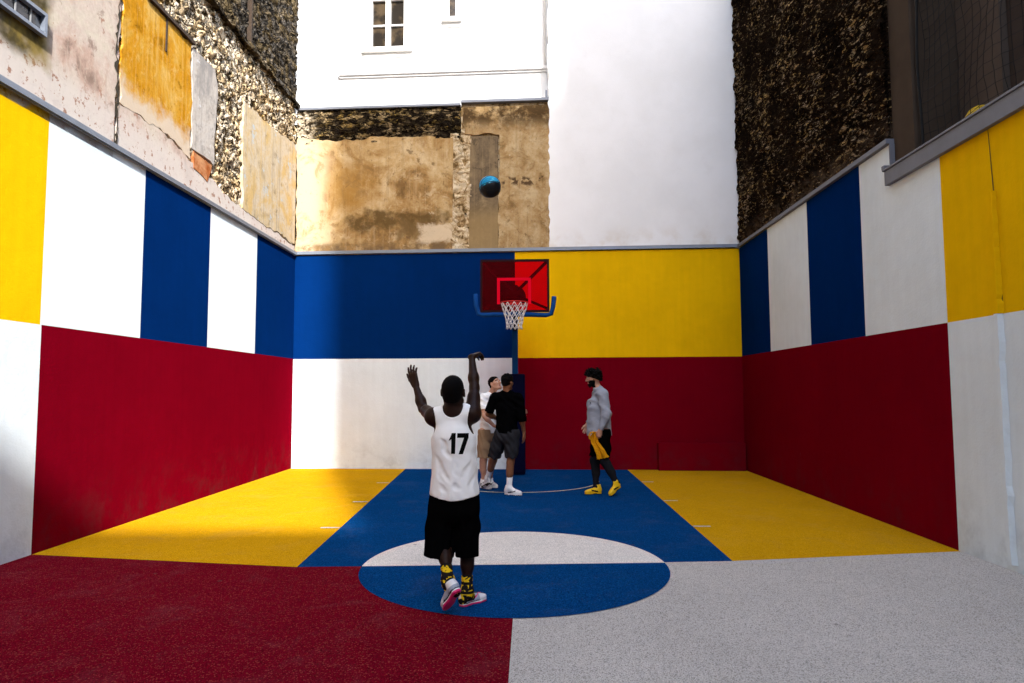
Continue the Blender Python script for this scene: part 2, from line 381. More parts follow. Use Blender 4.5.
def plaster(name, a, b, c_, flake=None, flakeamt=.62, streak=0, scale=1.0):
    t = NT(name)
    n1 = t.noise(1.3*scale, 9, .68, .5); n2 = t.noise(4.5*scale, 8, .74, .4); n3 = t.noise(22, 5, .7)
    dk = tuple(x*.52 for x in b)
    col = t.ramp(n1, [(.34, dk), (.43, b), (.52, a), (.62, c_)])
    col = t.mix(t.step(n2, .52, .66, 0, .75), col, c_); col = t.mix(t.step(n2, .44, .34, 0, .8), col, dk)
    if streak:
        s_ = t.noise(1.5, 5, .65, vec=t.scale((9, 9, .25))); col = t.mix(t.step(s_, .52, .66, 0, streak), col, c_); col = t.mix(t.step(s_, .44, .34, 0, streak*.8), col, dk)
    if flake: col = t.mix(t.step(t.noise(3.2, 8, .72), flakeamt, flakeamt+.03), col, flake)
    f = t.math('ADD', t.math('MULTIPLY', n3, .5), .75); col = t.mix(1.0, col, f, 'MULTIPLY')
    pit = t.step(t.noise(26, 4, .65), .33, .28); col = t.mix(t.math('MULTIPLY', pit, .7), col, tuple(x*.3 for x in b))
    t.bump(t.math('ADD', t.math('MULTIPLY', n2, 1.0), t.math('MULTIPLY', n3, .4)), .35, .015)
    return t, col

t, c = plaster('pink_plaster', (.50,.405,.335), (.45,.315,.245), (.53,.46,.36), (.34,.20,.14), .62, .3)
y, z = t.xyz()[1], t.xyz()[2]
# damp stain round the grille, whitish strip along the coping
st = t.box(y, z, 4.8, 6.60, 4.82, 6.2, .10, .16, 2.6)
c = t.mix(t.step(z, 5.02, 4.75, 0, .75), c, (.56,.50,.45))
c = t.mix(t.math('MULTIPLY', t.step(z, 5.05, 4.8), t.step(t.noise(9, 6, .75), .57, .61)), c, (.30,.17,.12))
stc = t.mix(t.step(t.noise(2.8, 5), .42, .6), (.07,.055,.025), (.22,.155,.04))
c = t.mix(t.math('MULTIPLY', st, t.step(t.noise(5, 4), .2, .5, .7, 1)), c, stc); m_pink = t.done(c, .95, .0)
t, c = plaster('ochre_plaster', (.49,.255,.03), (.46,.205,.012), (.54,.34,.10), (.58,.46,.28), .68, .5)
y, z = t.xyz()[1], t.xyz()[2]
fade = t.math('MULTIPLY', t.step(t.math('ADD', z, t.math('MULTIPLY', t.noise(2.5, 6, .7), .9)), 5.85, 5.55), .85)
c = t.mix(fade, c, (.54,.46,.37)); m_ochre = t.done(c, .95, .0)
t, c = plaster('grey_plaster', (.46,.41,.355), (.48,.44,.395), (.27,.25,.23), (.54,.53,.52), .62, .5); m_greyp = t.done(c, .95, .0)
t, c = plaster('terracotta_plaster', (.32,.09,.025), (.36,.12,.04), (.50,.25,.12), None, .6, .2); m_terra = t.done(c, .95, .0)
t, c = plaster('cream_plaster', (.50,.42,.31), (.47,.37,.23), (.50,.35,.15), (.40,.44,.45), .60, .7); m_cream = t.done(c, .95, .0)
m_timber = simple('old_timber', (.045,.03,.02), .85, .2, 0, .4)

lw = empty('party_wall', PL(8, 4.6), 'high old party wall with patches of pink, ochre and cream plaster over rubble', 'wall')
mb = MB(); UE = 14.03
def lq(y0, y1, z0, z1, m, off=-.03): mb.poly([PL(y0,z0,off),PL(y1,z0,off),PL(y1,z1,off),PL(y0,z1,off)], m)
lq(-3, UE, 4.3, 7.62, 0, -.12); lq(-3, UE, 7.62, 24, 1, -.12); relief(mb, PL, 7.6, UE-.01, 4.31, 11.0, .034, .17, .12, -.085, .075, 5, lambda z: 0 if z < 7.62 else 1)
mb.hexa([PL(-3,4.3,-4),PL(UE+3,4.3,-4),PL(UE+3,4.3,-.12),PL(-3,4.3,-.12),PL(-3,24,-4),PL(UE+3,24,-4),PL(UE+3,24,-.12),PL(-3,24,-.12)], 1, skip=('2',))
mb.build('masonry', [m_rubble, m_drubble], lw, fix=False)
def ragged(poly, seed, amp=.035, step=.09):
    rnd = random.Random(seed); out = []
    for i, p in enumerate(poly):
        q = poly[(i+1) % len(poly)]; a_ = amp
        if len(p) > 2: a_ = p[2]
        L_ = math.hypot(q[0]-p[0], q[1]-p[1]); n = max(1, int(L_/step)); nx, ny = -(q[1]-p[1])/L_, (q[0]-p[0])/L_
        w = 0
        for k in range(n):
            s_ = k/n; w = .6*w+rnd.uniform(-1, 1)*a_ if k else 0
            out.append((p[0]+(q[0]-p[0])*s_+nx*w, p[1]+(q[1]-p[1])*s_+ny*w))
    return out
def patch(name, poly, m, seed, o0=-.11, o1=0, amp=.035, P=PL, parent=None):
    pts = ragged(poly, seed, amp); bm = bmesh.new()
    f = bm.faces.new([bm.verts.new(P(u, z, o1)) for u, z in pts])
    ex = bmesh.ops.extrude_face_region(bm, geom=[f])
    d = Vector(P(0,0,o0))-Vector(P(0,0,o1))
    bmesh.ops.translate(bm, verts=[v for v in ex['geom'] if isinstance(v, bmesh.types.BMVert)], vec=d)
    bmesh.ops.triangulate(bm, faces=[x for x in bm.faces if len(x.verts) > 4])
    bmesh.ops.recalc_face_normals(bm, faces=bm.faces)
    me = bpy.data.meshes.new(name); bm.to_mesh(me); bm.free(); me.materials.append(m)
    return link(name, me, parent)
# lower skim all along, then the coloured rooms' plaster
patch('plaster_patch', [(-3,4.32,0),(7.70,4.32,.0),(7.70,4.95),(7.71,6.6),(7.70,8.8,0),(-3,8.8,0)], m_pink, 1, parent=lw)
patch('plaster_patch', [(7.73,4.32,0),(11.3,4.32,0),(13.98,4.32,0),(13.98,4.62),(11.3,4.70),(10.6,4.74),(10.2,4.86),(9.58,4.9),(8.7,5.04),(7.78,5.0),(7.74,4.7)], m_pink, 2, o1=-.006, parent=lw)
patch('plaster_patch', [(7.79,5.03),(8.7,5.07),(9.52,4.93),(9.47,6.63),(8.36,6.60,.05),(8.3,7.4,.06),(7.84,7.5)], m_ochre, 3, o1=-.003, parent=lw)
patch('plaster_patch', [(9.53,5.10),(10.24,5.08),(10.31,6.40),(10.2,6.6),(9.5,6.58)], m_greyp, 5, o1=-.002, amp=.02, parent=lw)
patch('plaster_patch', [(9.62,4.83),(10.05,4.76),(10.18,5.06),(9.6,5.075)], m_terra, 6, o1=.002, amp=.015, parent=lw)
patch('plaster_patch', [(11.34,4.71),(13.97,4.65,.01),(13.97,6.78),(13.0,6.64),(11.32,6.58)], m_cream, 7, o1=.0, amp=.03, parent=lw)
mb = MB(); rnd = random.Random(9)                                   # floor line, ledges and cracks
for k in range(26):
    y0 = 8.2+k*.225; h_ = rnd.uniform(.03,.07); slab(mb, PL, y0, y0+.21, 7.585+rnd.uniform(-.02,.02), 7.60+h_, -.05, rnd.uniform(.03,.085))
mb.build('string_course', m_drubble, lw)
mb = MB()
slab(mb, PL, 8.25, 9.5, 6.62, 6.67, -.05, .035); slab(mb, PL, 8.75, 8.775, 6.15, 6.62, -.02, .012)
slab(mb, PL, 11.46, 11.50, 7.7, 12.5, -.05, .03)
mb.build('batten', m_timber, lw)
mb = MB(); pts = []
zz = 4.4
while zz < 8.8: pts.append((7.715+.03*math.sin(zz*3)+rnd.uniform(-.025,.025), zz, rnd.uniform(.004,.034))); zz += .05
for (ua,za,wa),(ub,zb,wb_) in zip(pts, pts[1:]): mb.poly([PL(ua-wa,za,.008),PL(ua+wa,za,.008),PL(ub+wb_,zb,.008),PL(ub-wb_,zb,.008)])
mb.build('crack', m_crack, lw)
# grille
gv = MB()
fy0, fy1, fz0, fz1 = 5.30, 6.47, 5.12, 5.36
for a,b,c0,c1 in ((fy0,fy1,fz0,fz0+.035),(fy0,fy1,fz1-.035,fz1),(fy0,fy0+.035,fz0+.035,fz1-.035),(fy1-.035,fy1,fz0+.035,fz1-.035)): slab(gv, PL, a, b, c0, c1, .001, .055)
gr = gv.build('window_grille', m_zinc, lw)
gv = MB()
for k in range(5): slab(gv, PL, fy0+.18+k*.2, fy0+.192+k*.2, fz0+.036, fz1-.036, .012, .022)
gv.build('bar', simple('pale_bars', (.25,.25,.25), .6), gr)
gv = MB(); slab(gv, PL, fy0+.036, fy1-.036, fz0+.036, fz1-.036, .002, .006); gv.build('pane', simple('dark_pane', (.03,.03,.035), .15, .6), gr)

# ------------------------------------------------------------------ old wall above the end wall
t, c = plaster('tan_plaster', (.46,.31,.14), (.34,.20,.075), (.56,.42,.24), (.66,.54,.36), .66, .3)
x, z = t.xyz()[0], t.xyz()[2]
c = t.mix(t.box(x, z, -5.1, -4.25, 4.3, 7.0, .25, .3, 1.6), c, (.46,.36,.23))  # paler left end: sunlight painted into the plaster colour
c = t.mix(t.math('MULTIPLY', t.box(x, z, -4.2, -3.3, 5.2, 6.3, .35, .5, 1.2), .7), c, (.36,.19,.04))
st = t.box(x, z, -3.75, -1.62, 4.93, 5.28, .10, .35, 1.9)
c = t.mix(t.math('MULTIPLY', st, t.step(t.noise(4, 6, .7), .3, .55, .45, .95)), c, (.115,.07,.025))
st2 = t.box(x, z, -2.75, -1.95, 4.72, 5.1, .07, .25, 2.6); c = t.mix(t.math('MULTIPLY', st2, .8), c, (.16,.10,.04))
c = t.mix(t.math('MULTIPLY', t.box(x, z, -2.3, -1.5, 4.6, 5.02, .05, .25, 3.5), .85), c, (.64,.52,.36))
c = t.mix(t.math('MULTIPLY', t.step(z, 4.72, 4.58), t.step(t.noise(2.2, 6, .7), .4, .6)), c, (.17,.11,.055))
c = t.mix(t.step(t.noise(5.5, 3), .66, .72, 0, .7), c, (.14,.085,.04)); c = t.mix(t.step(t.noise(2.1, 7, .72, .8), .52, .66, 0, .65), c, (.25,.145,.055)); c = t.mix(t.step(t.noise(13, 5, .7), .64, .70, 0, .5), c, (.10,.06,.03)); m_tan = t.done(c, .95, .0)
t, c = plaster('grey_brown_render', (.20,.145,.085), (.15,.11,.068), (.29,.21,.115), (.42,.34,.24), .70, .4)
z = t.xyz()[2]; c = t.mix(t.step(z, 5.6, 5.0, 0, .7), c, (.33,.225,.10)); m_door = t.done(c, .95, .0)
t, c = plaster('brown_render', (.44,.30,.145), (.36,.225,.095), (.52,.39,.22), (.62,.53,.39), .68, .3, 1.6)
x, z = t.xyz()[0], t.xyz()[2]
c = t.mix(t.math('MULTIPLY', t.box(x, z, -.6, .3, 5.82, 5.98, .04, .12, 5), t.step(t.noise(8, 5), .48, .56)), c, (.10,.06,.03))
c = t.mix(t.math('MULTIPLY', t.step(z, 6.9, 7.3), t.step(t.noise(3, 6, .7), .36, .55)), c, (.075,.045,.02)); c = t.mix(t.step(t.noise(2.4, 7, .72, .8), .52, .66, 0, .6), c, (.22,.13,.05)); c = t.mix(t.step(t.noise(12, 5, .7), .62, .69, 0, .6), c, (.10,.06,.03)); m_brown = t.done(c, .95, .0)
t = NT('sooty_rubble'); c, h = stone_nodes(t, 6, (.36,.26,.14), (.30,.19,.05), (.012,.009,.006), .53, .07, (1,1,2.0))
c = t.mix(t.step(t.noise(3.5, 6, .7, vec=t.scale((.6,1,1.6))), .46, .54, 0, .9), c, (.014,.010,.007)); t.bump(h, .9, .05)
x, z = t.xyz()[0], t.xyz()[2]
c = t.mix(t.box(x, z, -5.1, -4.6, 6.7, 7.7, .15, .2, 2), c, t.mix(t.step(t.noise(14, 5), .42, .5), (.05,.035,.02), (.6,.5,.36))); m_soot = t.done(c, .95, .0)
t = NT('lime_rubble'); n1 = t.noise(5.5, 8, .72, .8); n2 = t.noise(12, 5, .7)
c = t.ramp(n1, [(.36, (.06,.04,.018)), (.44, (.30,.19,.08)), (.50, (.55,.42,.25)), (.58, (.68,.57,.40))]); c = t.mix(t.step(n2, .40, .34), c, (.05,.035,.018)); t.bump(n1, .8, .05); m_lime = t.done(c, .95, .0)

ow = empty('party_wall', PB(-2, 4.6), 'low stained tan plaster wall with sooty rubble top below the white house', 'wall')
mb = MB()
def bq(x0, x1, z0, z1, m, off=-.04): mb.poly([PB(x0,z0,off),PB(x1,z0,off),PB(x1,z1,off),PB(x0,z1,off)], m)
bq(-4.97, -1.44, 4.3, 7.53, 0, -.10); relief(mb, PB, -4.96, -1.45, 6.80, 7.53, .028, .15, .075, -.065, .07, 8, lambda z: 0); relief(mb, PB, -1.66, -1.22, 4.32, 6.95, .026, .13, .11, -.055, .055, 12, lambda z: 1); bq(-1.44, .40, 4.3, 7.58, 1, -.07); bq(-1.68, -1.44, 4.3, 6.89, 1, -.07)
mb.hexa([PB(-4.97,4.3,-.10),PB(.40,4.3,-.10),PB(.40,4.3,-.5),PB(-4.97,4.3,-.5),PB(-4.97,7.53,-.10),PB(.40,7.53,-.10),PB(.40,7.53,-.5),PB(-4.97,7.53,-.5)], 1, skip=('0',))
mb.build('masonry', [m_soot, m_lime], ow, fix=False)
patch('plaster_patch', [(-4.93,4.32,0),(-1.62,4.32,0),(-1.6,6.86),(-3.0,6.90,.04),(-4.2,6.86),(-4.93,6.93)], m_tan, 11, -.09, -.005, .02, PB, ow)
patch('plaster_patch', [(-1.27,4.32,0),(-.665,4.32,0),(-.66,6.86,.01),(-1.24,6.88,.01)], m_door, 12, -.09, -.012, .008, PB, ow)
patch('plaster_patch', [(-.645,4.32,0),(.41,4.32,0),(.41,7.50,0),(-1.40,7.50),(-1.36,6.92,.03),(-.64,6.89)], m_brown, 13, -.09, -.004, .02, PB, ow)
mb = MB()
slab(mb, PB, -4.95, -1.45, 7.535, 7.585, -.45, .03); slab(mb, PB, -1.44, .395, 7.585, 7.64, -.45, .04); slab(mb, PB, .33, .37, 7.64, 7.80, -.1, .03)
mb.build('flashing', m_zincdark, ow)

# ------------------------------------------------------------------ white house
t = NT('white_render'); c = t.mix(t.noise(1.2, 5), (.80,.80,.79), (.87,.87,.86)); t.bump(t.noise(60, 3), .2, .006); m_house = t.done(c, .8, .2)
m_trim = simple('white_trim', (.80,.79,.77), .6, .3, 0, .04)
hb = empty('white_house', PB(-2, 7.6), 'white rendered house with a sash window rising behind the tan wall', 'house')
HO = -.42
def PH(u, z, off=0): return PB(u, z, HO+off)
ops = [(-3.50, -2.70, 9.05, 10.22), (-1.80, -1.56, 9.68, 10.5)]
xs = sorted({-5.2, .40, *[o[0] for o in ops], *[o[1] for o in ops]}); zs = sorted({7.4, 17, *[o[2] for o in ops], *[o[3] for o in ops]})
mb = MB()
for xa, xb in zip(xs, xs[1:]):
    for za, zb in zip(zs, zs[1:]):
        if not any(o[0] <= xa < o[1] and o[2] <= za < o[3] for o in ops): mb.poly([PH(xa,za),PH(xb,za),PH(xb,zb),PH(xa,zb)])
for x0, x1, z0, z1_ in ops:
    for (ua,za),(ub,zb) in (((x0,z0),(x1,z0)),((x1,z0),(x1,z1_)),((x1,z1_),(x0,z1_)),((x0,z1_),(x0,z0))): mb.poly([PH(ua,za),PH(ub,zb),PH(ub,zb,-.12),PH(ua,za,-.12)])
mb.hexa([PH(-5.2,7.4,-.3),PH(.4,7.4,-.3),PH(.4,7.4,-6),PH(-5.2,7.4,-6),PH(-5.2,17,-.3),PH(.4,17,-.3),PH(.4,17,-6),PH(-5.2,17,-6)])
mb.build('wall', m_house, hb, fix=False)
mb = MB(); slab(mb, PH, -4.17, .385, 8.44, 8.50, .002, .10); slab(mb, PH, -4.15, .385, 8.40, 8.439, .002, .05); mb.build('cornice', m_trim, hb, bevel=.006)
m_glass = NT('window_glass'); c = m_glass.mix(m_glass.step(m_glass.noise(3, 5), .4, .6), (.018,.015,.012), (.07,.05,.03)); m_glass.done(c, .12, .5)
def window(x0, x1, z0, z1_, mull, rails, sill):
    fr = MB(); w = .05
    for a, b, p, q in ((x0,x1,z0,z0+.06),(x0,x1,z1_-.05,z1_),(x0,x0+w,z0+.06,z1_-.05),(x1-w,x1,z0+.06,z1_-.05)): slab(fr, PH, a, b, p, q, -.11, -.02)
    for mx in mull: slab(fr, PH, mx-.055, mx+.055, z0+.06, z1_-.05, -.11, -.015)
    for rz in rails: slab(fr, PH, x0+w, x1-w, rz-.015, rz+.015, -.105, -.04)
    wroot = fr.build('window', m_trim, hb, bevel=.004)
    pm = MB(); slab(pm, PH, x0+.02, x1-.02, z0+.02, z1_-.02, -.119, -.09); pm.build('pane', m_glass.mat, wroot)
    s_ = MB(); slab(s_, PH, x0-sill, x1+sill, z0-.09, z0-.012, .002, .09); slab(s_, PH, x0-sill+.02, x1+sill-.02, z0-.21, z0-.17, .002, .025); s_.build('sill', m_trim, wroot, bevel=.004)
window(*ops[0], [-3.10], [9.60], .16); window(*ops[1], [], [], .10)
mb = MB(); slab(mb, PH, -3.55, -2.6, 10.225, 10.33, .002, .03); mb.build('lintel', m_trim, hb, bevel=.004)
mb = MB(); mb.tube([PH(.33, 8.52, .055), PH(.33, 17, .055)], .022, 8); mb.build('downpipe', m_trim, hb)

# tall blank white gable to the right of it
t = NT('white_gable_render'); n1 = t.noise(.8, 6, .6)
c = t.mix(t.step(n1, .35, .65), (.82,.815,.80), (.87,.865,.855)); c = t.mix(t.step(t.noise(2.4, 6, .65), .55, .75, 0, .35), c, (.77,.755,.74))
c = t.mix(t.math('MULTIPLY', t.step(t.xyz()[2], 5.0, 4.5), t.step(t.noise(3, 5), .4, .7, 0, .6)), c, (.66,.58,.48))
t.bump(t.noise(50, 4), .25, .01); m_gable = t.done(c, .85, .2)
gw = empty('gable_wall', PB(2.3, 4.6), 'tall blank white gable wall rising above the yellow end panel', 'wall')
rnd = random.Random(21); edge = []
zz = 17
while zz > 4.5: edge.append((.395+rnd.uniform(-.02,.02), zz)); zz -= .08
mb = MB(); poly = [(.40,4.425),(4.23,4.425),(4.23,17)]+edge
mb.poly([PB(u,z,-.0) for u, z in poly]); n = len(poly)
for i in range(n):
    (ua,za),(ub,zb) = poly[i], poly[(i+1) % n]; mb.poly([PB(ua,za,0),PB(ua,za,-5),PB(ub,zb,-5),PB(ub,zb,0)])
mb.build('render_face', m_gable, gw)

# ------------------------------------------------------------------ right side: dark rubble wall, pier, netted recess
t = NT('sooty_flint_rubble'); v = t.scale((1, 2.2, 5.5))
f1 = t.noise(2.6, 6, .72, 1.2, vec=v); f2 = t.vor(2.9, out='Color', vec=v); sp = t.n('ShaderNodeSeparateColor'); t.put(sp.inputs[0], f2); ed = t.vor(2.9, 'DISTANCE_TO_EDGE', vec=v)
c = t.mix(t.step(t.noise(1.2, 5), .35, .65), (.010,.007,.005), (.022,.014,.009))
fl1 = t.noise(3.4, 5, .72, .5, vec=v); fl2 = t.noise(9, 4, .7, .8, vec=v); pt_ = t.step(t.noise(1.1, 4), .30, .62, .045, -.03)
c = t.mix(t.step(fl1, t.math('ADD', .52, pt_), t.math('ADD', .58, pt_), 0, .5), c, (.085,.052,.026))
c = t.mix(t.step(t.math('ADD', t.math('MULTIPLY', fl1, .6), t.math('MULTIPLY', fl2, .4)), t.math('ADD', .565, pt_), t.math('ADD', .60, pt_)), c, t.mix(sp.outputs[1], (.66,.43,.15), (.52,.40,.28)))
zz_ = t.xyz()[2]; c = t.mix(t.math('MULTIPLY', t.step(zz_, 4.85, 4.5), t.step(t.noise(4, 6), .35, .6, 0, .8)), c, (.14,.095,.06))
t.bump(t.math('ADD', t.math('MULTIPLY', f1, 1.4), t.step(ed, 0, .15)), 1.0, .07); m_flint = t.done(c, .95, .0)
m_pier = simple('sooty_render', (.066,.049,.036), .95, .0, 0, .3, 3, .4, 40)
rw = empty('party_wall', PR(10, 4.6), 'tall blackened rubble wall flecked with ochre above the right side wall', 'wall')
mb = MB(); mb.hexa([PR(7.88,4.3,-.03),PR(13.7,4.3,-.03),PR(13.7,4.3,-5),PR(7.88,4.3,-5),PR(7.88,10.4,-.03),PR(13.7,10.4,-.03),PR(13.7,10.4,-5),PR(7.88,10.4,-5)]); relief(mb, PR, 7.885, 13.66, 4.44, 10.4, .04, .24, .10, -.02, .065, 21, lambda z: 0); mb.build('masonry', m_flint, rw, fix=False)
m_brownpanel = simple('brown_boarding', (.105,.082,.066), .9, .0, 0, .25, 2.5)
m_darkpanel = simple('dark_boarding', (.060,.047,.040), .9, .0, 0, .25, 2.5)
m_maroon = simple('maroon_door_paint', (.03,.004,.007), .8, .05, 0, .2)
rb = empty('building', PR(5, 4.1), 'dark building recessed behind netting above the stepped grey coping', 'building')
mb = MB(); slab(mb, PR, 7.44, 7.87, 3.97, 9.5, -5, -.045); mb.build('pier', m_pier, rb)
mb = MB(); slab(mb, PR, 6.75, 7.43, 3.97, 9.5, -1.0, -.55); mb.build('panel', m_brownpanel, rb)
mb = MB(); slab(mb, PR, 5.15, 6.74, 3.97, 9.5, -1.0, -.62); mb.build('panel', m_darkpanel, rb)
mb = MB(); slab(mb, PR, 4.2, 5.14, 3.97, 9.5, -1.0, -.5); mb.build('door', m_maroon, rb)
mb = MB(); slab(mb, PR, -3, 4.19, 3.97, 9.5, -5, -.4); slab(mb, PR, 4.2, 7.43, 3.97, 9.5, -5, -1.01); mb.build('wall', m_pier, rb)
# netting
m_cord = simple('net_cord', (.012,.012,.012), .8, .2)
mb = MB(); rnd = random.Random(5)
NY, NZ = 27, 40; cell = .115; y0 = 4.25; gz0 = 4.12
G = {}
for i in range(NY+1):
    for k in range(NZ+1):
        sag = .02*math.sin(i*.7+k*.4)
        G[i, k] = Vector(PR(y0+i*cell+.025*math.sin(k*.5)+rnd.uniform(-.012,.012), gz0+k*cell+.04*math.sin(i*.45)+rnd.uniform(-.012,.012), -.12+sag))
for i in range(NY+1): mb.tube([G[i,k] for k in range(NZ+1)], .0036, 3, caps=False)
for k in range(NZ+1): mb.tube([G[i,k] for i in range(NY+1)], .0036, 3, caps=False)
nt = mb.build('safety_net', m_cord, None, fix=False); tag(nt, 'black cord safety net hanging over the dark recess on the right', 'net')
mb = MB(); mb.tube([PR(7.36+.02*math.sin(z*4), z, -.08) for z in [4.14+.1*i for i in range(46)]], .014, 6); mb.build('border_rope', m_cord, nt)

# ------------------------------------------------------------------ unseen buildings across the street, heights and sides shaped to shade the court
m_stone = simple('shade_house_stone', (.42,.38,.31), .9, .2, 0, .1, 1)
def shade_house(x0, x1, h, y, label, skew0=0.0, skew1=0.0):
    # sides angled along the sun so the front edges shape the shade
    root = empty('unseen_shade_house', ((x0+x1)/2, y, 0), label, 'building')
    mb = MB(); k0, k1 = x0+skew0, x1+skew1
    mb.hexa([(k0,y-9,0),(k1,y-9,0),(x1,y,0),(x0,y,0),(k0,y-9,h),(k1,y-9,h),(x1,y,h),(x0,y,h)]); mb.build('wall', m_stone, root)
    n = max(1, int((x1-x0)/4.2)); st = 4.2; w = (x1-x0)/n
    for k in range(int(h/st)):
        for i in range(n):
            xx = x0+(i+.5)*w; wb_ = MB(); wb_.box(xx-.5, xx+.5, y+.01, y+.05, k*st+.9, k*st+2.6); wb_.build('window', m_glass.mat, root)
shade_house(-26, 5.58, 14.4, -13, 'unseen stone house behind the camera, height set to shade the court', 0, 3.3)
shade_house(5.60, 10.20, 26.2, -13.0, 'unseen narrow taller stone house, shaped to shade the end wall', 3.3, 3.3)
shade_house(10.22, 34, 34, -13.0, 'unseen tallest stone house, shaped to shade the gable', 3.3, 0)

# ------------------------------------------------------------------ basketball hoop
m_pole = simple('blue_steel', (.002,.045,.16), .6, .06, 0, .1)
m_pad = simple('navy_vinyl', (.0008,.0016,.018), .7, .05, 0, .15)
m_bpad = simple('blue_foam_edge', (.003,.048,.20), .7, .08, 0, .12)
m_black = simple('black_steel', (.006,.004,.0045), .55, .2)
m_rim = simple('red_rim_paint', (.50,.012,.010), .5, .15)
m_cordw = simple('white_net_cord', (.72,.71,.70), .8, .2)
t = NT('red_acrylic'); tr = t.n('ShaderNodeBsdfTransparent'); tr.inputs[0].default_value = (.86,.012,.03,1); gl = t.n('ShaderNodeBsdfGlossy'); gl.inputs[0].default_value = (1,.35,.35,1); gl.inputs['Roughness'].default_value = .12
ms = t.n('ShaderNodeMixShader'); lw_ = t.n('ShaderNodeFresnel'); lw_.inputs[0].default_value = 1.25
t.put(ms.inputs[0], lw_.outputs[0]); t.put(ms.inputs[1], tr.outputs[0]); t.put(ms.inputs[2], gl.outputs[0]); df = t.n('ShaderNodeBsdfDiffuse'); df.inputs[0].default_value = (.45,.004,.02,1); m2 = t.n('ShaderNodeMixShader'); m2.inputs[0].default_value = .075; t.put(m2.inputs[1], ms.outputs[0]); t.put(m2.inputs[2], df.outputs[0]); t.put(t.out.inputs[0], m2.outputs[0]); m_acryl = t.mat
m_redline = simple('bright_red_line', (.72,.003,.022), .8, .0, 0, .05)
HX, HY = -.275, 11.75
hp = empty('basketball_hoop', (HX, 13.07, 0), 'basketball hoop on a blue pole with red see-through backboard', 'hoop')
mb = MB(); mb.box(-.365, -.25, 13.01, 13.125, 0, 3.60); mb.build('pole', m_pole, hp, bevel=.012)
mb = MB(); mb.box(-.46, -.115, 12.88, 13.006, .02, 1.89); pd = mb.build('pole_pad', m_pad, hp, bevel=.03)
mb = MB(); mb.bar((-.307,13.0,3.44), (HX,HY+.22,3.33), .11, .13); mb.bar((-.307,13.0,2.75), (HX,HY+.22,3.18), .07, .07); mb.build('arm', m_black, hp)
bx0, bx1, bz0, bz1 = -.872, .320, 2.932, 3.850
mb = MB(); mb.box(bx0, bx1, HY, HY+.012, bz0, bz1); bb = mb.build('backboard', m_acryl, hp)
mb = MB(); w = .035
for a in ((bx0-.004,bx1+.004,bz1-w,bz1+.004),(bx0-.004,bx1+.004,bz0-.004,bz0+w),(bx0-.004,bx0+w,bz0+w,bz1-w),(bx1-w,bx1+.004,bz0+w,bz1-w)): mb.box(a[0],a[1],HY-.008,HY+.035,a[2],a[3])
m_fr = simple('dark_red_frame', (.016,.001,.003), .6, .1); mb.build('frame', m_fr, bb)
mb = MB()
for sx, sz in ((bx0+.03,bz1-.03),(bx1-.03,bz1-.03),(bx0+.03,bz0+.06),(bx1-.03,bz0+.06)): mb.bar((sx,HY+.03,sz),(HX+(.05 if sx>0 else -.05),HY+.21,3.30+(.04 if sz>3.4 else -.06)), .045, .045)
mb.build('strut', m_black, bb)
mb = MB(); n = 20; prof = [(-.19,3.07),(.19,3.07)]+[(.19*math.cos(math.pi*i/n), 3.22+.20*math.sin(math.pi*i/n)) for i in range(n+1)]
fr_ = [(HX+u,HY+.20,z) for u,z in prof]; bk = [(HX+u,HY+.23,z) for u,z in prof]
mb.poly(fr_); mb.poly(bk[::-1])
for i in range(len(prof)): j=(i+1)%len(prof); mb.poly([fr_[i],bk[i],bk[j],fr_[j]])
mb.build('mounting_plate', m_black, bb)
mb = MB(); ix0, ix1, iz0, iz1, w = -.583, .006, 3.07, 3.53, .05
for a in ((ix0,ix1,iz1-w,iz1),(ix0,ix0+w,iz0,iz1-w),(ix1-w,ix1,iz0,iz1-w)): mb.box(a[0],a[1],HY-.006,HY-.001,a[2],a[3])
mb.build('target_square', m_redline, bb)
mb = MB()  # foam edge along the bottom and up the corners
mb.tube([(bx0-.085,HY,3.25),(bx0-.075,HY,3.05),(bx0-.03,HY,2.905),(bx0+.04,HY,2.885),(HX,HY,2.893),(bx1-.06,HY,2.875),(bx1+.03,HY,2.895),(bx1+.065,HY,3.02),(bx1+.085,HY,3.20)], .040, 8)
mb.build('edge_padding', m_bpad, bb)
RY = 11.40; RZ = 3.05
mb = MB(); mb.tube([(HX+.225*math.cos(a),RY+.225*math.sin(a),RZ) for a in [2*math.pi*i/40 for i in range(40)]], .010, 8, closed=True)
mb.box(HX-.09, HX+.09, RY+.215, HY-.007, RZ-.012, RZ+.004); mb.box(HX-.09, HX+.09, HY-.02, HY-.007, RZ-.10, RZ+.05)
mb.bar((HX-.07,HY-.02,RZ-.09),(HX-.09,RY+.19,RZ-.012),.012,.012); mb.bar((HX+.07,HY-.02,RZ-.09),(HX+.09,RY+.19,RZ-.012),.012,.012)
rim = mb.build('rim', m_rim, hp)
mb = MB(); NS = 12; rows = [(.222,3.04),(.205,2.955),(.178,2.875),(.152,2.80),(.136,2.73),(.128,2.655),(.135,2.60)]; rnd = random.Random(3)
def npnt(k, r): rad, z = rows[r]; a = 2*math.pi*(k+.5*(r % 2))/NS; j = .008; return (HX+rad*math.cos(a)+rnd.uniform(-j,j)*(r > 0), RY+rad*math.sin(a)+rnd.uniform(-j,j)*(r > 0), z+rnd.uniform(-j,j)*(r > 0))
NP = {(k, r): npnt(k, r) for k in range(NS) for r in range(len(rows))}
for r in range(len(rows)-1):
    for k in range(NS):
        for k2 in ((k, (k+1) % NS) if r % 2 else (k, (k-1) % NS)): mb.tube([NP[k, r], NP[k2, r+1]], .0065, 5)
mb.build('net', m_cordw, hp)

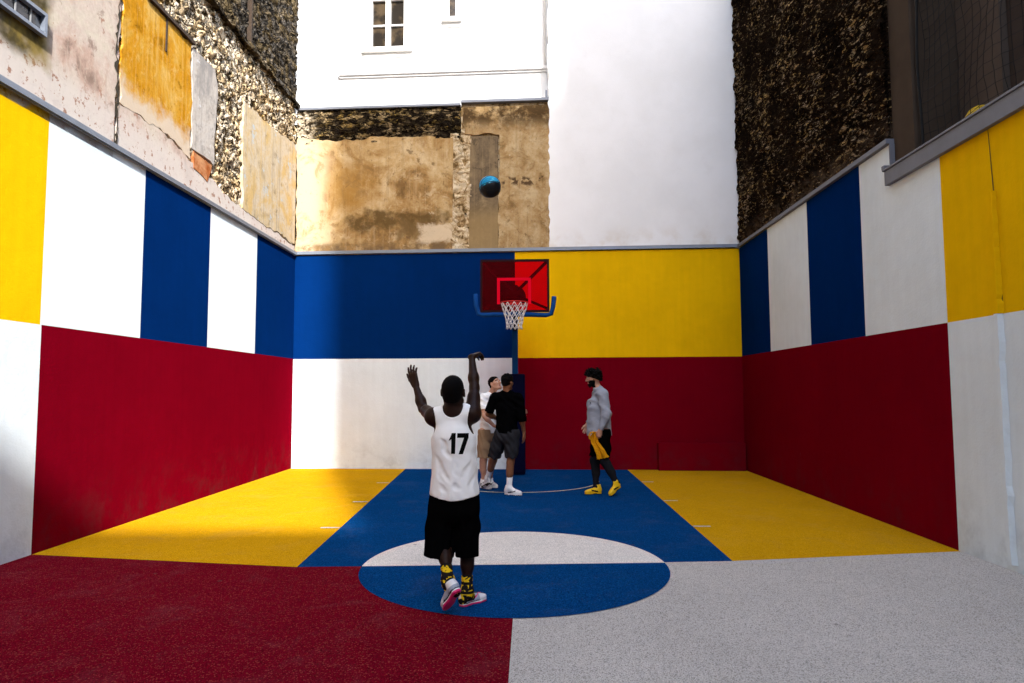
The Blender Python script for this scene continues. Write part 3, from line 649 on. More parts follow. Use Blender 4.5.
# ------------------------------------------------------------------ balls
def ball(name, loc, r, mat, seam, rot, label):
    root = empty(name, loc, label, 'ball')
    n, m_ = 40, 24; vs_ = []; fs = []
    bm = bmesh.new(); bmesh.ops.create_uvsphere(bm, u_segments=48, v_segments=28, radius=r)
    for f in bm.faces: f.smooth = True
    me = bpy.data.meshes.new('ball_skin'); bm.to_mesh(me); bm.free(); me.materials.append(mat)
    o = bpy.data.objects.new('ball_skin', me); COL.objects.link(o); o.parent = root
    mb = MB(); q = r*1.0
    circ = lambda f: [Vector(f(2*math.pi*i/48)).normalized()*q for i in range(48)]
    mb.tube(circ(lambda a: (math.cos(a), math.sin(a), 0)), .0035, 6, closed=True)
    mb.tube(circ(lambda a: (math.cos(a), 0, math.sin(a))), .0035, 6, closed=True)
    for s_ in (1, -1): mb.tube(circ(lambda a: (math.cos(a)*.9, s_*(.62+.25*math.cos(2*a)*-1), math.sin(a)*.9)), .0035, 6, closed=True)
    me2 = mb.build('seam', seam); me2.parent = root
    root.rotation_euler = rot
    return root
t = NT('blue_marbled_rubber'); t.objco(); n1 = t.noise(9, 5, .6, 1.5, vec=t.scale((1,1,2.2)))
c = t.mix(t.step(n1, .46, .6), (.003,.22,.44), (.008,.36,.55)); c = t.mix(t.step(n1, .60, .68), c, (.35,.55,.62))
z = t.math('ADD', t.xyz()[2], t.math('MULTIPLY', t.math('SUBTRACT', n1, .5), .08)); c = t.mix(t.step(z, .004, -.022), c, (.002,.004,.007)); t.bump(t.vor(180), .4, .002); m_bball = t.done(c, .5, .25)  # dark underside: shade painted into the ball's colour by height
ball('basketball', (-.447, 7.45, 3.84), .121, m_bball, m_black, (R(-14), R(-12), R(20)), 'blue basketball, its underside painted dark as shade, flying through the air towards the hoop')
m_yball = simple('yellow_ball_rubber', (.66,.42,.004), .5, .4, 0, .06)
ball('basketball', (PR(6.80, 0, -.35)[0], 6.80, 4.27), .14, m_yball, simple('ochre_seam', (.55,.36,.005), .6), (R(60), R(30), 0), 'yellow ball caught behind the netting just above the grey coping')

# ------------------------------------------------------------------ people: bodies and clothes grown as smooth distance fields
V3 = lambda *a: np.array(a if len(a) == 3 else a[0], dtype=float)
def nrm(v): v = np.asarray(v, float); return v/np.linalg.norm(v)
_lat = np.random.RandomState(7).rand(32, 32, 32).astype(np.float32)
def vnoise(x, y, z):
    x, y, z = np.broadcast_arrays(x, y, z)
    i, j, k = np.floor(x).astype(int), np.floor(y).astype(int), np.floor(z).astype(int)
    f, g_, h = x-i, y-j, z-k
    f = f*f*(3-2*f); g_ = g_*g_*(3-2*g_); h = h*h*(3-2*h)
    q = lambda a, b, c: _lat[(i+a) & 31, (j+b) & 31, (k+c) & 31]
    r0 = (q(0,0,0)*(1-f)+q(1,0,0)*f)*(1-g_)+(q(0,1,0)*(1-f)+q(1,1,0)*f)*g_
    r1 = (q(0,0,1)*(1-f)+q(1,0,1)*f)*(1-g_)+(q(0,1,1)*(1-f)+q(1,1,1)*f)*g_
    return r0*(1-h)+r1*h-.5

class Field:
    def __init__(s): s.p = []; s.post = []
    def cone(s, a, b, ra, rb=None, k=.03, op='u'):
        a = V3(a); b = V3(b); rb = ra if rb is None else rb
        R_ = max(ra, rb)
        def fn(X, Y, Z):
            d = b-a; L2 = max(d@d, 1e-9)
            h = np.clip(((X-a[0])*d[0]+(Y-a[1])*d[1]+(Z-a[2])*d[2])/L2, 0, 1)
            return np.sqrt((X-a[0]-d[0]*h)**2+(Y-a[1]-d[1]*h)**2+(Z-a[2]-d[2]*h)**2)-(ra+(rb-ra)*h)
        s.p.append((fn, np.minimum(a, b)-R_, np.maximum(a, b)+R_, k, op)); return s
    def chain(s, pts, rs, k=.03):
        for a, b, ra, rb in zip(pts, pts[1:], rs, rs[1:]): s.cone(a, b, ra, rb, k)
        return s
    def ell(s, c, r, fr=None, k=.03, op='u'):
        c = V3(c); r = V3(r); fr = np.eye(3) if fr is None else np.array(fr)      # rows: local axes
        R_ = np.sqrt(((fr*r[:, None])**2).sum(0))
        def fn(X, Y, Z):
            P = [(X-c[0])*a[0]+(Y-c[1])*a[1]+(Z-c[2])*a[2] for a in fr]
            k0 = np.sqrt(sum((p/q)**2 for p, q in zip(P, r))); k1 = np.sqrt(sum((p/q**2)**2 for p, q in zip(P, r)))
            return k0*(k0-1)/np.maximum(k1, 1e-6)
        s.p.append((fn, c-R_, c+R_, k, op)); return s
    def tube_e(s, a, b, ra, rb, fr, k=.03):
        # elliptical tube between a and b; ra, rb = (side radius, depth radius); fr rows: right, forward
        a = V3(a); b = V3(b); R_ = max(*ra, *rb)
        def fn(X, Y, Z):
            d = b-a; L2 = d@d
            h = np.clip(((X-a[0])*d[0]+(Y-a[1])*d[1]+(Z-a[2])*d[2])/L2, 0, 1)
            q = [X-a[0]-d[0]*h, Y-a[1]-d[1]*h, Z-a[2]-d[2]*h]
            u = sum(q[i]*fr[0][i] for i in range(3)); w = sum(q[i]*fr[1][i] for i in range(3))
            e2 = np.maximum(sum(c*c for c in q)-u*u-w*w, 0)
            rx = ra[0]+(rb[0]-ra[0])*h; ry = ra[1]+(rb[1]-ra[1])*h; rm = np.minimum(rx, ry)
            return (np.sqrt((u/rx)**2+(w/ry)**2+e2/rm**2)-1)*rm
        s.p.append((fn, np.minimum(a, b)-R_, np.maximum(a, b)+R_, k, 'u')); return s
    def cut(s, fn): s.post.append(('max', fn)); return s
    def disp(s, fn): s.post.append(('add', fn)); return s
    def shell(s, t): s.post.append(('shell', t)); return s
    def grid(s, res):
        us = [p for p in s.p if p[4] == 'u']
        lo = np.min([p[1]-p[3] for p in us], 0)-3*res; hi = np.max([p[2]+p[3] for p in us], 0)+3*res
        n = np.ceil((hi-lo)/res).astype(int)+1
        ax = [(lo[i]+res*np.arange(n[i])).astype(np.float32) for i in range(3)]
        D = np.full(n, .5, np.float32)
        for fn, l, h, k, op in s.p:
            m = k+.03
            i0 = np.clip(np.floor((l-m-lo)/res).astype(int), 0, n-1); i1 = np.clip(np.ceil((h+m-lo)/res).astype(int)+1, 1, n)
            if (i1 <= i0).any(): continue
            sl = tuple(slice(a, b) for a, b in zip(i0, i1))
            X, Y, Z = ax[0][sl[0]][:, None, None], ax[1][sl[1]][None, :, None], ax[2][sl[2]][None, None, :]
            d = fn(X, Y, Z).astype(np.float32); A = D[sl]
            if op == 'u': h_ = np.maximum(k-np.abs(A-d), 0)/max(k, 1e-6); D[sl] = np.minimum(A, d)-h_*h_*k*.25
            else: h_ = np.maximum(k-np.abs(A+d), 0)/max(k, 1e-6); D[sl] = np.maximum(A, -d)+h_*h_*k*.25
        X, Y, Z = ax[0][:, None, None], ax[1][None, :, None], ax[2][None, None, :]
        for op, q in s.post:
            if op == 'add': D = D+q(X, Y, Z).astype(np.float32)
            elif op == 'max': D = np.maximum(D, q(X, Y, Z).astype(np.float32))
            else: D = np.maximum(D, -(D+q))
        return D, lo, res
    def mesh(s, res):
        D, lo, res = s.grid(res); D = D.copy()
        for i in (0, -1): D[i] = np.maximum(D[i], res); D[:, i] = np.maximum(D[:, i], res); D[:, :, i] = np.maximum(D[:, :, i], res)
        S = D < 0; n = D.shape
        cnt = np.zeros(tuple(q-1 for q in n), np.int8)
        offs = [(a, b, c) for a in (0, 1) for b in (0, 1) for c in (0, 1)]
        sh = lambda A, o: A[o[0]:n[0]-1+o[0], o[1]:n[1]-1+o[1], o[2]:n[2]-1+o[2]]
        for o in offs: cnt += sh(S, o)
        I = np.argwhere((cnt > 0) & (cnt < 8)); idx = -np.ones(cnt.shape, np.int32); idx[tuple(I.T)] = np.arange(len(I))
        acc = np.zeros((len(I), 3)); num = np.zeros(len(I))
        for o in offs:
            for axis in range(3):
                if o[axis]: continue
                o2 = list(o); o2[axis] = 1
                a = D[I[:,0]+o[0], I[:,1]+o[1], I[:,2]+o[2]]; b = D[I[:,0]+o2[0], I[:,1]+o2[1], I[:,2]+o2[2]]
                m = (a < 0) != (b < 0); t_ = np.where(m, a/np.where(m, a-b, 1), 0)
                pt = np.tile(np.array(o, float), (len(I), 1)); pt[:, axis] = t_
                acc[m] += pt[m]; num += m
        vs_ = lo+res*(I+acc/num[:, None])
        F = []
        for axis in range(3):
            u, w = [(1, 2), (2, 0), (0, 1)][axis]
            A = np.moveaxis(S, axis, 0); e = np.argwhere(np.moveaxis(A[:-1] != A[1:], 0, axis))
            e = e[(e[:, u] > 0) & (e[:, w] > 0) & (e[:, u] < n[u]-1) & (e[:, w] < n[w]-1)]
            ins = S[tuple(e.T)]
            q = []
            for du, dw in ((-1, -1), (0, -1), (0, 0), (-1, 0)):
                c_ = e.copy(); c_[:, u] += du; c_[:, w] += dw; q.append(idx[tuple(c_.T)])
            q = np.stack(q, 1); q[~ins] = q[~ins][:, ::-1]; F.append(q)
        return vs_, np.concatenate(F)

def field_obj(name, fld, res, mats, parent=None, paint=None, mat=None, xform=None):
    vs_, F = fld.mesh(res)
    if xform is not None: vs_ = vs_@xform[0].T+xform[1]
    me = bpy.data.meshes.new(name); me.vertices.add(len(vs_)); me.vertices.foreach_set('co', vs_.astype(np.float32).ravel())
    me.loops.add(F.size); me.loops.foreach_set('vertex_index', F.astype(np.int32).ravel())
    me.polygons.add(len(F)); me.polygons.foreach_set('loop_start', np.arange(0, F.size, 4, dtype=np.int32)); me.polygons.foreach_set('loop_total', np.full(len(F), 4, np.int32))
    for m in (mats if isinstance(mats, (list, tuple)) else [mats]): me.materials.append(m)
    if paint is not None: me.polygons.foreach_set('material_index', paint(vs_[F].mean(1)).astype(np.int32))
    me.polygons.foreach_set('use_smooth', np.ones(len(F), bool))
    me.update(calc_edges=True); me.validate()
    o = bpy.data.objects.new(name, me); COL.objects.link(o)
    if parent is not None: o.parent = parent
    return o

def frame(f, u=(0, 0, 1)):
    f = nrm(f); r = nrm(np.cross(f, u)); u = np.cross(r, f); return r, f, u

def hand(F, w, d, n, ts, s=1.0, curl=(12, 18, 14), spread=.10, thumb_in=.4):
    d = nrm(d); n = nrm(np.array(n)-d*np.dot(n, d)); l = np.cross(d, n)*ts; w = V3(w)
    lat = (.031, .0105, -.010, -.029); ln_ = (.074, .083, .077, .060); kn = (.088, .093, .089, .080)
    for i in range(4):
        k0 = w+(d*kn[i]+l*lat[i])*s
        F.cone(w+l*lat[i]*.6*s, k0, .0175*s, .0125*s, .014)
        dd = nrm(d+l*lat[i]/.03*spread); a = 0; p = k0
        for j, fr in enumerate((.45, .31, .24)):
            a += R(curl[j]+(i-1)*2); v = dd*math.cos(a)+n*math.sin(a); q = p+v*ln_[i]*fr*s
            F.cone(p, q, (.0100, .0090, .0082)[j]*s, (.0090, .0082, .0072)[j]*s, .004); p = q
    t0 = w+(d*.022+l*.022)*s; t1 = t0+(d*.034+l*.030+n*.010)*s; t2 = t1+(d*.032+l*(.02-.02*thumb_in)+n*.012*thumb_in)*s; t3 = t2+(d*.024+l*.004)*s
    F.cone(t0, t1, .0165*s, .013*s, .014).cone(t1, t2, .0115*s, .010*s, .006).cone(t2, t3, .0098*s, .008*s, .005)

def arm(F, sh, el, wr, s=1.0):
    sh, el, wr = V3(sh), V3(el), V3(wr)
    F.ell(sh, (.058*s,)*3, k=.05).cone(sh, el, .050*s, .038*s, .04)
    F.cone(sh+(el-sh)*.3, sh+(el-sh)*.62, .048*s, .046*s, .04)
    F.cone(el, el+(wr-el)*.32, .038*s, .042*s, .03).cone(el+(wr-el)*.3, wr, .041*s, .026*s, .03)
def leg(F, hp_, kn, an, fwd, s=1.0):
    hp_, kn, an = V3(hp_), V3(kn), V3(an); fwd = nrm(fwd)
    F.cone(hp_, kn, .080*s, .054*s, .06).cone(kn, an, .050*s, .036*s, .04)
    c0 = kn+(an-kn)*.14-fwd*.018*s; c1 = kn+(an-kn)*.48-fwd*.016*s; F.cone(c0, c1, .046*s, .046*s, .05)
    F.ell(kn+fwd*.018*s, (.040*s,)*3, k=.03)
def foot(F, an, heel, toe, s=1.0):
    an, heel, toe = V3(an), V3(heel), V3(toe); h = heel+(toe-heel)*.18; b = heel+(toe-heel)*.72
    F.cone(an, h, .034*s, .030*s, .03).cone(an, b, .032*s, .024*s, .03)
def head(F, c, f, u=(0, 0, 1), s=1.0, neck=None):
    r, f, u = frame(f, u); c = V3(c); fr = np.array([r, f, u])
    P = lambda a, b, d: c+(r*a+f*b+u*d)*s
    F.ell(P(0, -.012, .028), np.array((.075, .097, .090))*s, fr, .02)
    F.ell(P(0, .022, -.042), np.array((.057, .068, .074))*s, fr, .03)
    F.cone(P(-.014, .064, -.094), P(.014, .064, -.094), .022*s, .022*s, .025)
    for q in (-1, 1):
        F.ell(P(q*.046, .052, -.014), np.array((.024, .026, .022))*s, fr, .03)
        F.cone(P(q*.052, .0, -.065), P(q*.02, .06, -.092), .020*s, .018*s, .03)
    F.cone(P(-.038, .080, .026), P(.038, .080, .026), .012*s, .012*s, .016)
    for q in (-1, 1): F.ell(P(q*.032, .098, .004), np.array((.019, .016, .013))*s, fr, .012, 's')
    for q in (-1, 1): F.ell(P(q*.032, .079, .004), (.0125*s,)*3, None, .003)
    F.cone(P(0, .090, .016), P(0, .112, -.026), .008*s, .012*s, .012)
    for q in (-1, 1): F.ell(P(q*.012, .098, -.031), (.0085*s,)*3, None, .008)
    F.ell(P(0, .084, -.056), np.array((.025, .012, .007))*s, fr, .006).ell(P(0, .082, -.068), np.array((.021, .012, .007))*s, fr, .006)
    for q in (-1, 1):
        F.ell(P(q*.080, -.008, -.006), np.array((.011, .021, .032))*s, fr, .010)
        F.ell(P(q*.088, -.004, -.004), np.array((.007, .012, .018))*s, fr, .006, 's')
    if neck is not None: F.cone(P(0, -.022, -.055), neck, .052*s, .058*s, .03)
    return r, f, u
def face_paint(c, hf, u, s, beard=0, body=None):
    r, f, u = frame(hf, u); c = V3(c)
    def fn(P):
        q = (P-c)/s; a = q@r; b = q@f; d = q@u; m = np.zeros(len(P), int)
        near = (np.abs(a) < .1) & (np.abs(b) < .15) & (np.abs(d) < .15)
        lip = near & (b > .075) & (np.abs(a) < .024) & (d < -.050) & (d > -.075); m[lip] = 3
        ey = near & (b > .078) & ((np.abs(a)-.032)**2+(d-.004)**2 < .0125**2); m[ey] = 1
        ir = near & (b > .083) & ((np.abs(a)-.032)**2+(d-.004)**2 < .0062**2); m[ir] = 2
        br = near & (b > .06) & (np.abs(np.abs(a)-.034) < .021) & (np.abs(d-.030+.12*(np.abs(a)-.034)) < .0065); m[br] = 4
        if beard:
            be = near & (d < -.028-.25*np.maximum(.06-b, 0)*0) & (b > -.005) & (d > -.14) & ~lip & ((b < .088) | (d < -.04)) & ((d < -.078) | (np.abs(a) > .028) | (d > -.052))
            be &= ~((d > -.042) & (b > .055) & (np.abs(a) < .05) & (d > -.04)); m[be] = 4
        return m
    return fn
def torso(F, pel, che, nb, shl, shr, hips, fwd, s=1.0):
    pel, che, nb, shl, shr = map(V3, (pel, che, nb, shl, shr)); u = nrm(nb-pel); r, f, u2 = frame(fwd, u); fr = np.array([r, f, u2])
    F.ell(pel, np.array((.145, .100, .115))*s, fr, .06)
    for h_ in hips: F.ell(V3(h_)-f*.018*s+u2*.005, np.array((.072, .080, .08))*s, fr, .05)
    F.ell(pel+(che-pel)*.48, np.array((.138, .098, .14))*s, fr, .07)
    F.ell(che, np.array((.160, .112, .165))*s, fr, .07)
    F.cone(shl, shr, .058*s, .058*s, .07)
    F.cone(nb+u2*.02, shl+(nb-shl)*.25, .048*s, .045*s, .05).cone(nb+u2*.02, shr+(nb-shr)*.25, .048*s, .045*s, .05)
    return r, f, u2

def shoe(parent, heel, toe, up, mats, L_=.30, s=1.0, name='shoe', res=.0055, sole_paint=None, upper_paint=None, collar=.0):
    # heel, toe: points of the sole under heel and toe tip; up: rough up vector
    heel, toe = V3(heel), V3(toe); x = nrm(toe-heel); y = nrm(np.cross(up, x)); z = np.cross(x, y); X = (np.stack([x, y, z], 1)*s, heel)
    F = Field(); F.ell((.048, 0, .058), (.047, .037, .058), k=.03).ell((.135, 0, .050), (.095, .039, .047), k=.03).ell((.215, .002, .040), (.078, .046, .036), k=.03)
    F.cone((.050, 0, .065), (.056, 0, .108+collar), .041, .039, .03).cone((.115, 0, .082), (.088, 0, .122+collar), .020, .016, .02)
    F.ell((.060, 0, .145+collar), (.033, .027, .034), k=.008, op='s')
    for i in range(5):                                    # laces
        xx = .108+.020*i; zz = .101-.0085*i; F.cone((xx, -.026, zz-.014), (xx+.004, 0, zz-.001), .0042, .0042, .004).cone((xx+.004, 0, zz-.001), (xx, .026, zz-.014), .0042, .0042, .004)
    F.cut(lambda X_, Y_, Z_: .024-Z_+0*X_+0*Y_)
    up_o = field_obj(name, F, res, mats[0] if isinstance(mats[0], list) else [mats[0]], parent, paint=None if upper_paint is None else (lambda P: upper_paint((P-heel)@np.stack([x, y, z], 1)/s)), xform=X)
    G = Field()
    def sole(X_, Y_, Z_):
        d = 1e3
        for (px_, r_), (qx, q) in zip(((.042, .038), (.125, .033), (.205, .049)), ((.125, .033), (.205, .049), (.252, .038))):
            h = np.clip((X_-px_)/(qx-px_), 0, 1); dd = np.sqrt((X_-px_-(qx-px_)*h)**2+Y_**2)-(r_+(q-r_)*h); d = np.minimum(d, dd)
        zc = .017+.010*np.clip((X_-.20)/.09, 0, 1)**2*0; hz = .015
        e = np.maximum(np.abs(Z_-zc)-hz+.005, 0); g = np.maximum(d+.005, 0)
        return np.minimum(np.maximum(d+.005, np.abs(Z_-zc)-hz+.005), 0)+np.sqrt(e*e+g*g)-.005
    G.p.append((sole, np.array((-.005, -.055, 0.)), np.array((.30, .055, .034)), .0, 'u'))
    so = field_obj('sole', G, res, mats[1] if isinstance(mats[1], list) else [mats[1]], up_o, paint=None if sole_paint is None else (lambda P: sole_paint((P-heel)@np.stack([x, y, z], 1)/s)), xform=X)
    return up_o

def cloth(name, col, rough=.85, var=.1, weave=220, bump=.2):
    t = NT(name); t.objco(); c = t.mix(t.noise(10, 4), tuple(q*(1-var) for q in col), tuple(min(1, q*(1+var)) for q in col)); t.bump(t.noise(weave, 2), bump, .002); t.b.inputs['Sheen Weight'].default_value = .0
    return t.done(c, rough, .0)
def skin(name, col):
    t = NT(name); t.objco(); c = t.mix(t.noise(22, 4), tuple(q*.86 for q in col), tuple(min(1, q*1.14) for q in col)); t.bump(t.noise(300, 2), .15, .001); return t.done(c, .45, .13)
k_dark = skin('dark_brown_skin', (.019, .0075, .0048)); k_mid = skin('brown_skin', (.20, .085, .042)); k_fair = skin('light_skin', (.50, .27, .185))
m_eye = simple('eye_white', (.75,.73,.70), .2, .5, 0, .03); m_iris = simple('dark_iris', (.012,.008,.006), .15, .5); m_hair = simple('black_hair', (.0025,.002,.002), .8, .06, 0, .3, 60, .6, 160)
lip = lambda n, c: simple(n, c, .45, .35, 0, .05)
c_white = cloth('white_cotton', (.87,.88,.88), .85, .03); c_black = cloth('black_jersey_cloth', (.002,.002,.0023), .95); c_ink = simple('black_print', (.002,.002,.002), .8, .05)
c_shirt = cloth('black_cotton', (.002,.002,.0024), .95); c_dgrey = cloth('charcoal_cloth', (.024,.025,.030), .9, .5); c_khaki = cloth('khaki_cloth', (.25,.165,.10), .9, .12)
c_grey = cloth('grey_marl_fleece', (.30,.325,.38), .9, .10, 320); c_leg = cloth('dark_grey_leggings', (.013,.0135,.017), .7, .2); c_bib = cloth('orange_yellow_cloth', (.66,.30,.008), .85, .08)
s_white = simple('white_shoe_leather', (.76,.76,.77), .45, .4, 0, .06, 40); s_pink = simple('hot_pink_rubber', (.75,.02,.16), .45, .4, 0, .06); s_lilac = simple('pale_blue_mesh', (.36,.41,.50), .55, .3, 0, .1, 50)
s_black = simple('black_rubber', (.005,.005,.006), .6, .15); s_yel = simple('yellow_shoe_mesh', (.80,.50,.003), .5, .35, 0, .15, 40)
fold = lambda a, b, c, f, w=1.0: (lambda X, Y, Z: np.abs(np.sin(X*a+Y*b+Z*c+3.0*vnoise(X*f, Y*f, Z*f)*2))**2*w)

def limb_sleeve(F, pts, rs, k=.03): F.chain(pts, rs, k)

# ---------- the shooter
def shooter():
    s = 1.0; S = dict(k=.05)
    shl, shr = V3(-.735, 5.13, 1.385), V3(-.440, 5.12, 1.405); nb = V3(-.585, 5.12, 1.415)
    ell_, wl_ = V3(-.850, 5.37, 1.44), V3(-.925, 5.45, 1.625); elr, wr_ = V3(-.437, 5.26, 1.60), V3(-.468, 5.38, 1.845)
    pel = V3(-.577, 5.14, .87); che = V3(-.582, 5.13, 1.22); hl, hr = V3(-.668, 5.14, .84), V3(-.486, 5.14, .84)
    kl, al = V3(-.668, 5.20, .50), V3(-.598, 4.935, .238); kr, ar_ = V3(-.486, 5.24, .46), V3(-.483, 5.145, .10)
    hc = V3(-.583, 5.10, 1.572); hf = V3(.12, .93, .30)
    B = Field(); torso(B, pel, che, nb, shl, shr, (hl, hr), (0.02, 1, 0), .97)
    arm(B, shl, ell_, wl_, .90); arm(B, shr, elr, wr_, .92)
    hand(B, wl_, (-.26, .10, .95), (.50, .86, .0), 1, 1.0, (8, 12, 10), .16)
    hand(B, wr_, (.42, .80, .30), (.15, -.1, -1), 1, 1.0, (38, 26, 18), .08)
    leg(B, hl, kl, al, (0, 1, .2), .92); leg(B, hr, kr, ar_, (0, 1, .1), .92)
    foot(B, al, (-.535, 4.855, .18), (-.612, 4.965, .06), .8); foot(B, ar_, (-.51, 5.125, .035), (-.42, 5.21, .035), .75)
    head(B, hc, hf, (0, -.25, 1), 1.06, nb)
    o = field_obj('person', B, .006, [k_dark, m_eye, m_iris, lip('dark_lip', (.07,.025,.02)), m_hair], None, face_paint(hc, hf, (0, -.25, 1), 1.06))
    tag(o, 'person in white number 17 vest and black shorts, arms raised after a shot', 'person')
    # close cropped hair
    r, f, u = frame(hf, (0, -.25, 1)); H = Field(); H.ell(hc+f*-.0127+u*.0297, np.array((.0825, .1060, .0985)), np.array([r, f, u]), .01).disp(lambda X, Y, Z: .004*vnoise(X*120, Y*120, Z*120))
    H.ell(hc-f*.048-u*.034, np.array((.064, .058, .055)), np.array([r, f, u]), .03)
    def hairline(X, Y, Z):
        a = (X-hc[0])*r[0]+(Y-hc[1])*r[1]+(Z-hc[2])*r[2]; b = (X-hc[0])*f[0]+(Y-hc[1])*f[1]+(Z-hc[2])*f[2]; d = (X-hc[0])*u[0]+(Y-hc[1])*u[1]+(Z-hc[2])*u[2]
        return np.maximum(.62*b-d-.016, -.060-d)
    H.cut(hairline); field_obj('hair', H, .006, m_hair, o)
    # vest
    J = Field(); fr = (V3(1, 0, 0), V3(0, 1, 0))
    J.ell(che, (.168, .130, .18), None, .05).tube_e((-.580, 5.125, 1.22), (-.573, 5.14, .70), (.158, .132), (.196, .170), fr, .04)
    J.cone(shl+V3(.03, 0, -.005), shr-V3(.03, 0, .005), .074, .074, .06)
    J.cone(nb+V3(0, 0, .02), shl+(nb-shl)*.25+V3(0,0,.0), .063, .062, .05).cone(nb+V3(0, 0, .02), shr+(nb-shr)*.25, .063, .062, .05)
    J.ell((-.583, 5.085, 1.455), (.072, .095, .075), None, .01, 's')
    J.ell((-.577, 5.22, 1.42), (.085, .10, .13), None, .01, 's')
    for q, (sx, sy, sz) in ((-1, shl), (1, shr)): J.ell((sx+q*.055, sy, sz-.035), (.090, .145, .125), None, .008, 's')
    mask = lambda Z: np.clip((1.22-Z)/.3, 0, 1)
    J.disp(lambda X, Y, Z: -.013*mask(Z)*(np.abs(np.sin((X*.72+Z*.70)*27+4*vnoise(X*5, Y*5, Z*5)))**3-.3)*np.clip(.5+2.4*vnoise(X*6+3, Y*6, Z*5), 0, 1))
    J.disp(lambda X, Y, Z: -.010*mask(Z)*(np.abs(np.sin((X*1.0-Z*.35)*34+5*vnoise(X*4, Y*4, Z*3)))**3-.25)*np.clip(.3+2.2*vnoise(X*5, Y*5+9, Z*5), 0, 1))
    J.disp(lambda X, Y, Z: .004+.005*vnoise(X*14, Y*14, Z*8)+.004*vnoise(X*30, Y*30, Z*22))
    for (xa, za), (xb, zb), rr in (((-.735,1.115),(-.600,.915),.016),((-.715,1.03),(-.640,.90),.012),((-.690,.905),(-.615,.845),.013),((-.580,.905),(-.510,.865),.013),((-.425,1.10),(-.500,.885),.013),((-.400,.99),(-.440,.85),.012),((-.640,1.36),(-.575,1.305),.010),((-.530,1.36),(-.580,1.31),.010),((-.560,1.06),(-.540,.95),.010),((-.66,1.22),(-.60,1.09),.011)):
        bk = lambda x, z: 5.130-(.135+.035*np.clip((1.2-z)/.45, 0, 1))*math.sqrt(max(.05, 1-((x+.577)/.19)**2))-.006
        pts = [V3(xa+(xb-xa)*q/6+.012*math.sin(q*1.3), 0, za+(zb-za)*q/6) for q in range(7)]
        for p in pts: p[1] = bk(p[0], p[2])
        J.p += [(lambda F_: (F_.p[0][0], F_.p[0][1], F_.p[0][2], .014, 's'))(Field().cone(p, q, 1.5*rr*math.sin(.3+.42*i), 1.5*rr*math.sin(.3+.42*(i+1)))) for i, (p, q) in enumerate(zip(pts, pts[1:]))]
    J.cut(lambda X, Y, Z: .800-.016*np.cos((X+.57)*14)+.010*vnoise(X*9, Y*9, 0*Z)-Z+0*Y).shell(.012)
    j = field_obj('vest', J, .0062, c_white, o)
    # the number, laid onto the cloth of the back
    me = j.data; bv = BVHTree.FromPolygons([v.co for v in me.vertices], [p.vertices for p in me.polygons])
    def glyph(quads, x0, w, z0, h, shear):
        mb = MB(); n_ = 8
        for q in quads:
            A = {}
            for i in range(n_+1):
                for k in range(n_+1):
                    s_, t_ = i/n_, k/n_
                    px_ = (1-s_)*((1-t_)*q[0][0]+t_*q[3][0])+s_*((1-t_)*q[1][0]+t_*q[2][0]); pz = (1-s_)*((1-t_)*q[0][1]+t_*q[3][1])+s_*((1-t_)*q[1][1]+t_*q[2][1])
                    X_, Z_ = x0+px_*w+shear*pz*h, z0+pz*h-shear*px_*w*.6
                    hit = bv.ray_cast(Vector((X_, 4.3, Z_)), Vector((0, 1, 0)))
                    A[i, k] = (X_, (hit[0].y if hit[0] else 5.0)-.003, Z_)
            for i in range(n_):
                for k in range(n_): mb.poly([A[i,k], A[i+1,k], A[i+1,k+1], A[i,k+1]], 0, True)
        return mb
    one = [[(.36,0),(.86,0),(.86,1),(.36,1)], [(.0,.62),(.36,.70),(.36,1),(.27,.86)], [(.0,.62),(.27,.86),(.0,.84),(.0,.7)]]
    sev = [[(.0,.78),(1,.78),(1,1),(.0,1)], [(.18,0),(.56,0),(1,.78),(.60,.78)]]
    glyph(one[:2], -.607, .060, 1.122, .150, .03).build('number', c_ink, j, fix=True); glyph(sev, -.545, .080, 1.118, .152, .03).build('number', c_ink, j, fix=True)
    # shorts
    K = Field(); K.tube_e((-.577, 5.15, .88), (-.577, 5.15, .72), (.165, .140), (.182, .152), fr, .05)
    K.chain([V3(-.655, 5.14, .78), V3(-.680, 5.150, .56), V3(-.697, 5.115, .30)], [.108, .105, .100], .03); K.chain([V3(-.500, 5.14, .78), V3(-.490, 5.175, .56), V3(-.484, 5.17, .30)], [.108, .098, .087], .03)
    K.disp(lambda X, Y, Z: -.012*(np.abs(np.sin((X+Y*.6)*38+5*vnoise(X*4, Y*4, Z*3)))**2-.4)*np.clip((.8-Z)/.3, 0, 1)+.006*vnoise(X*16, Y*16, Z*9))
    K.cut(lambda X, Y, Z: .352+.10*(-.60-X)*np.where(X < -.588, 1.0, -.25)-Z+0*Y).cut(lambda X, Y, Z: Z-.93+0*X+0*Y).shell(.013)
    field_obj('shorts', K, .0065, c_black, o)
    # patterned socks
    t = NT('black_sock_yellow_motif'); t.objco(); n1 = t.noise(26, 2, .4, .8); z = t.xyz()[2]
    bands = t.math('SINE', t.math('MULTIPLY', z, 105.0)); c = t.mix(t.math('MULTIPLY', t.step(n1, .50, .54), t.step(bands, -.65, -.3)), (.010,.008,.008), (.72,.48,.01)); m_sock = t.done(c, .9, .1)
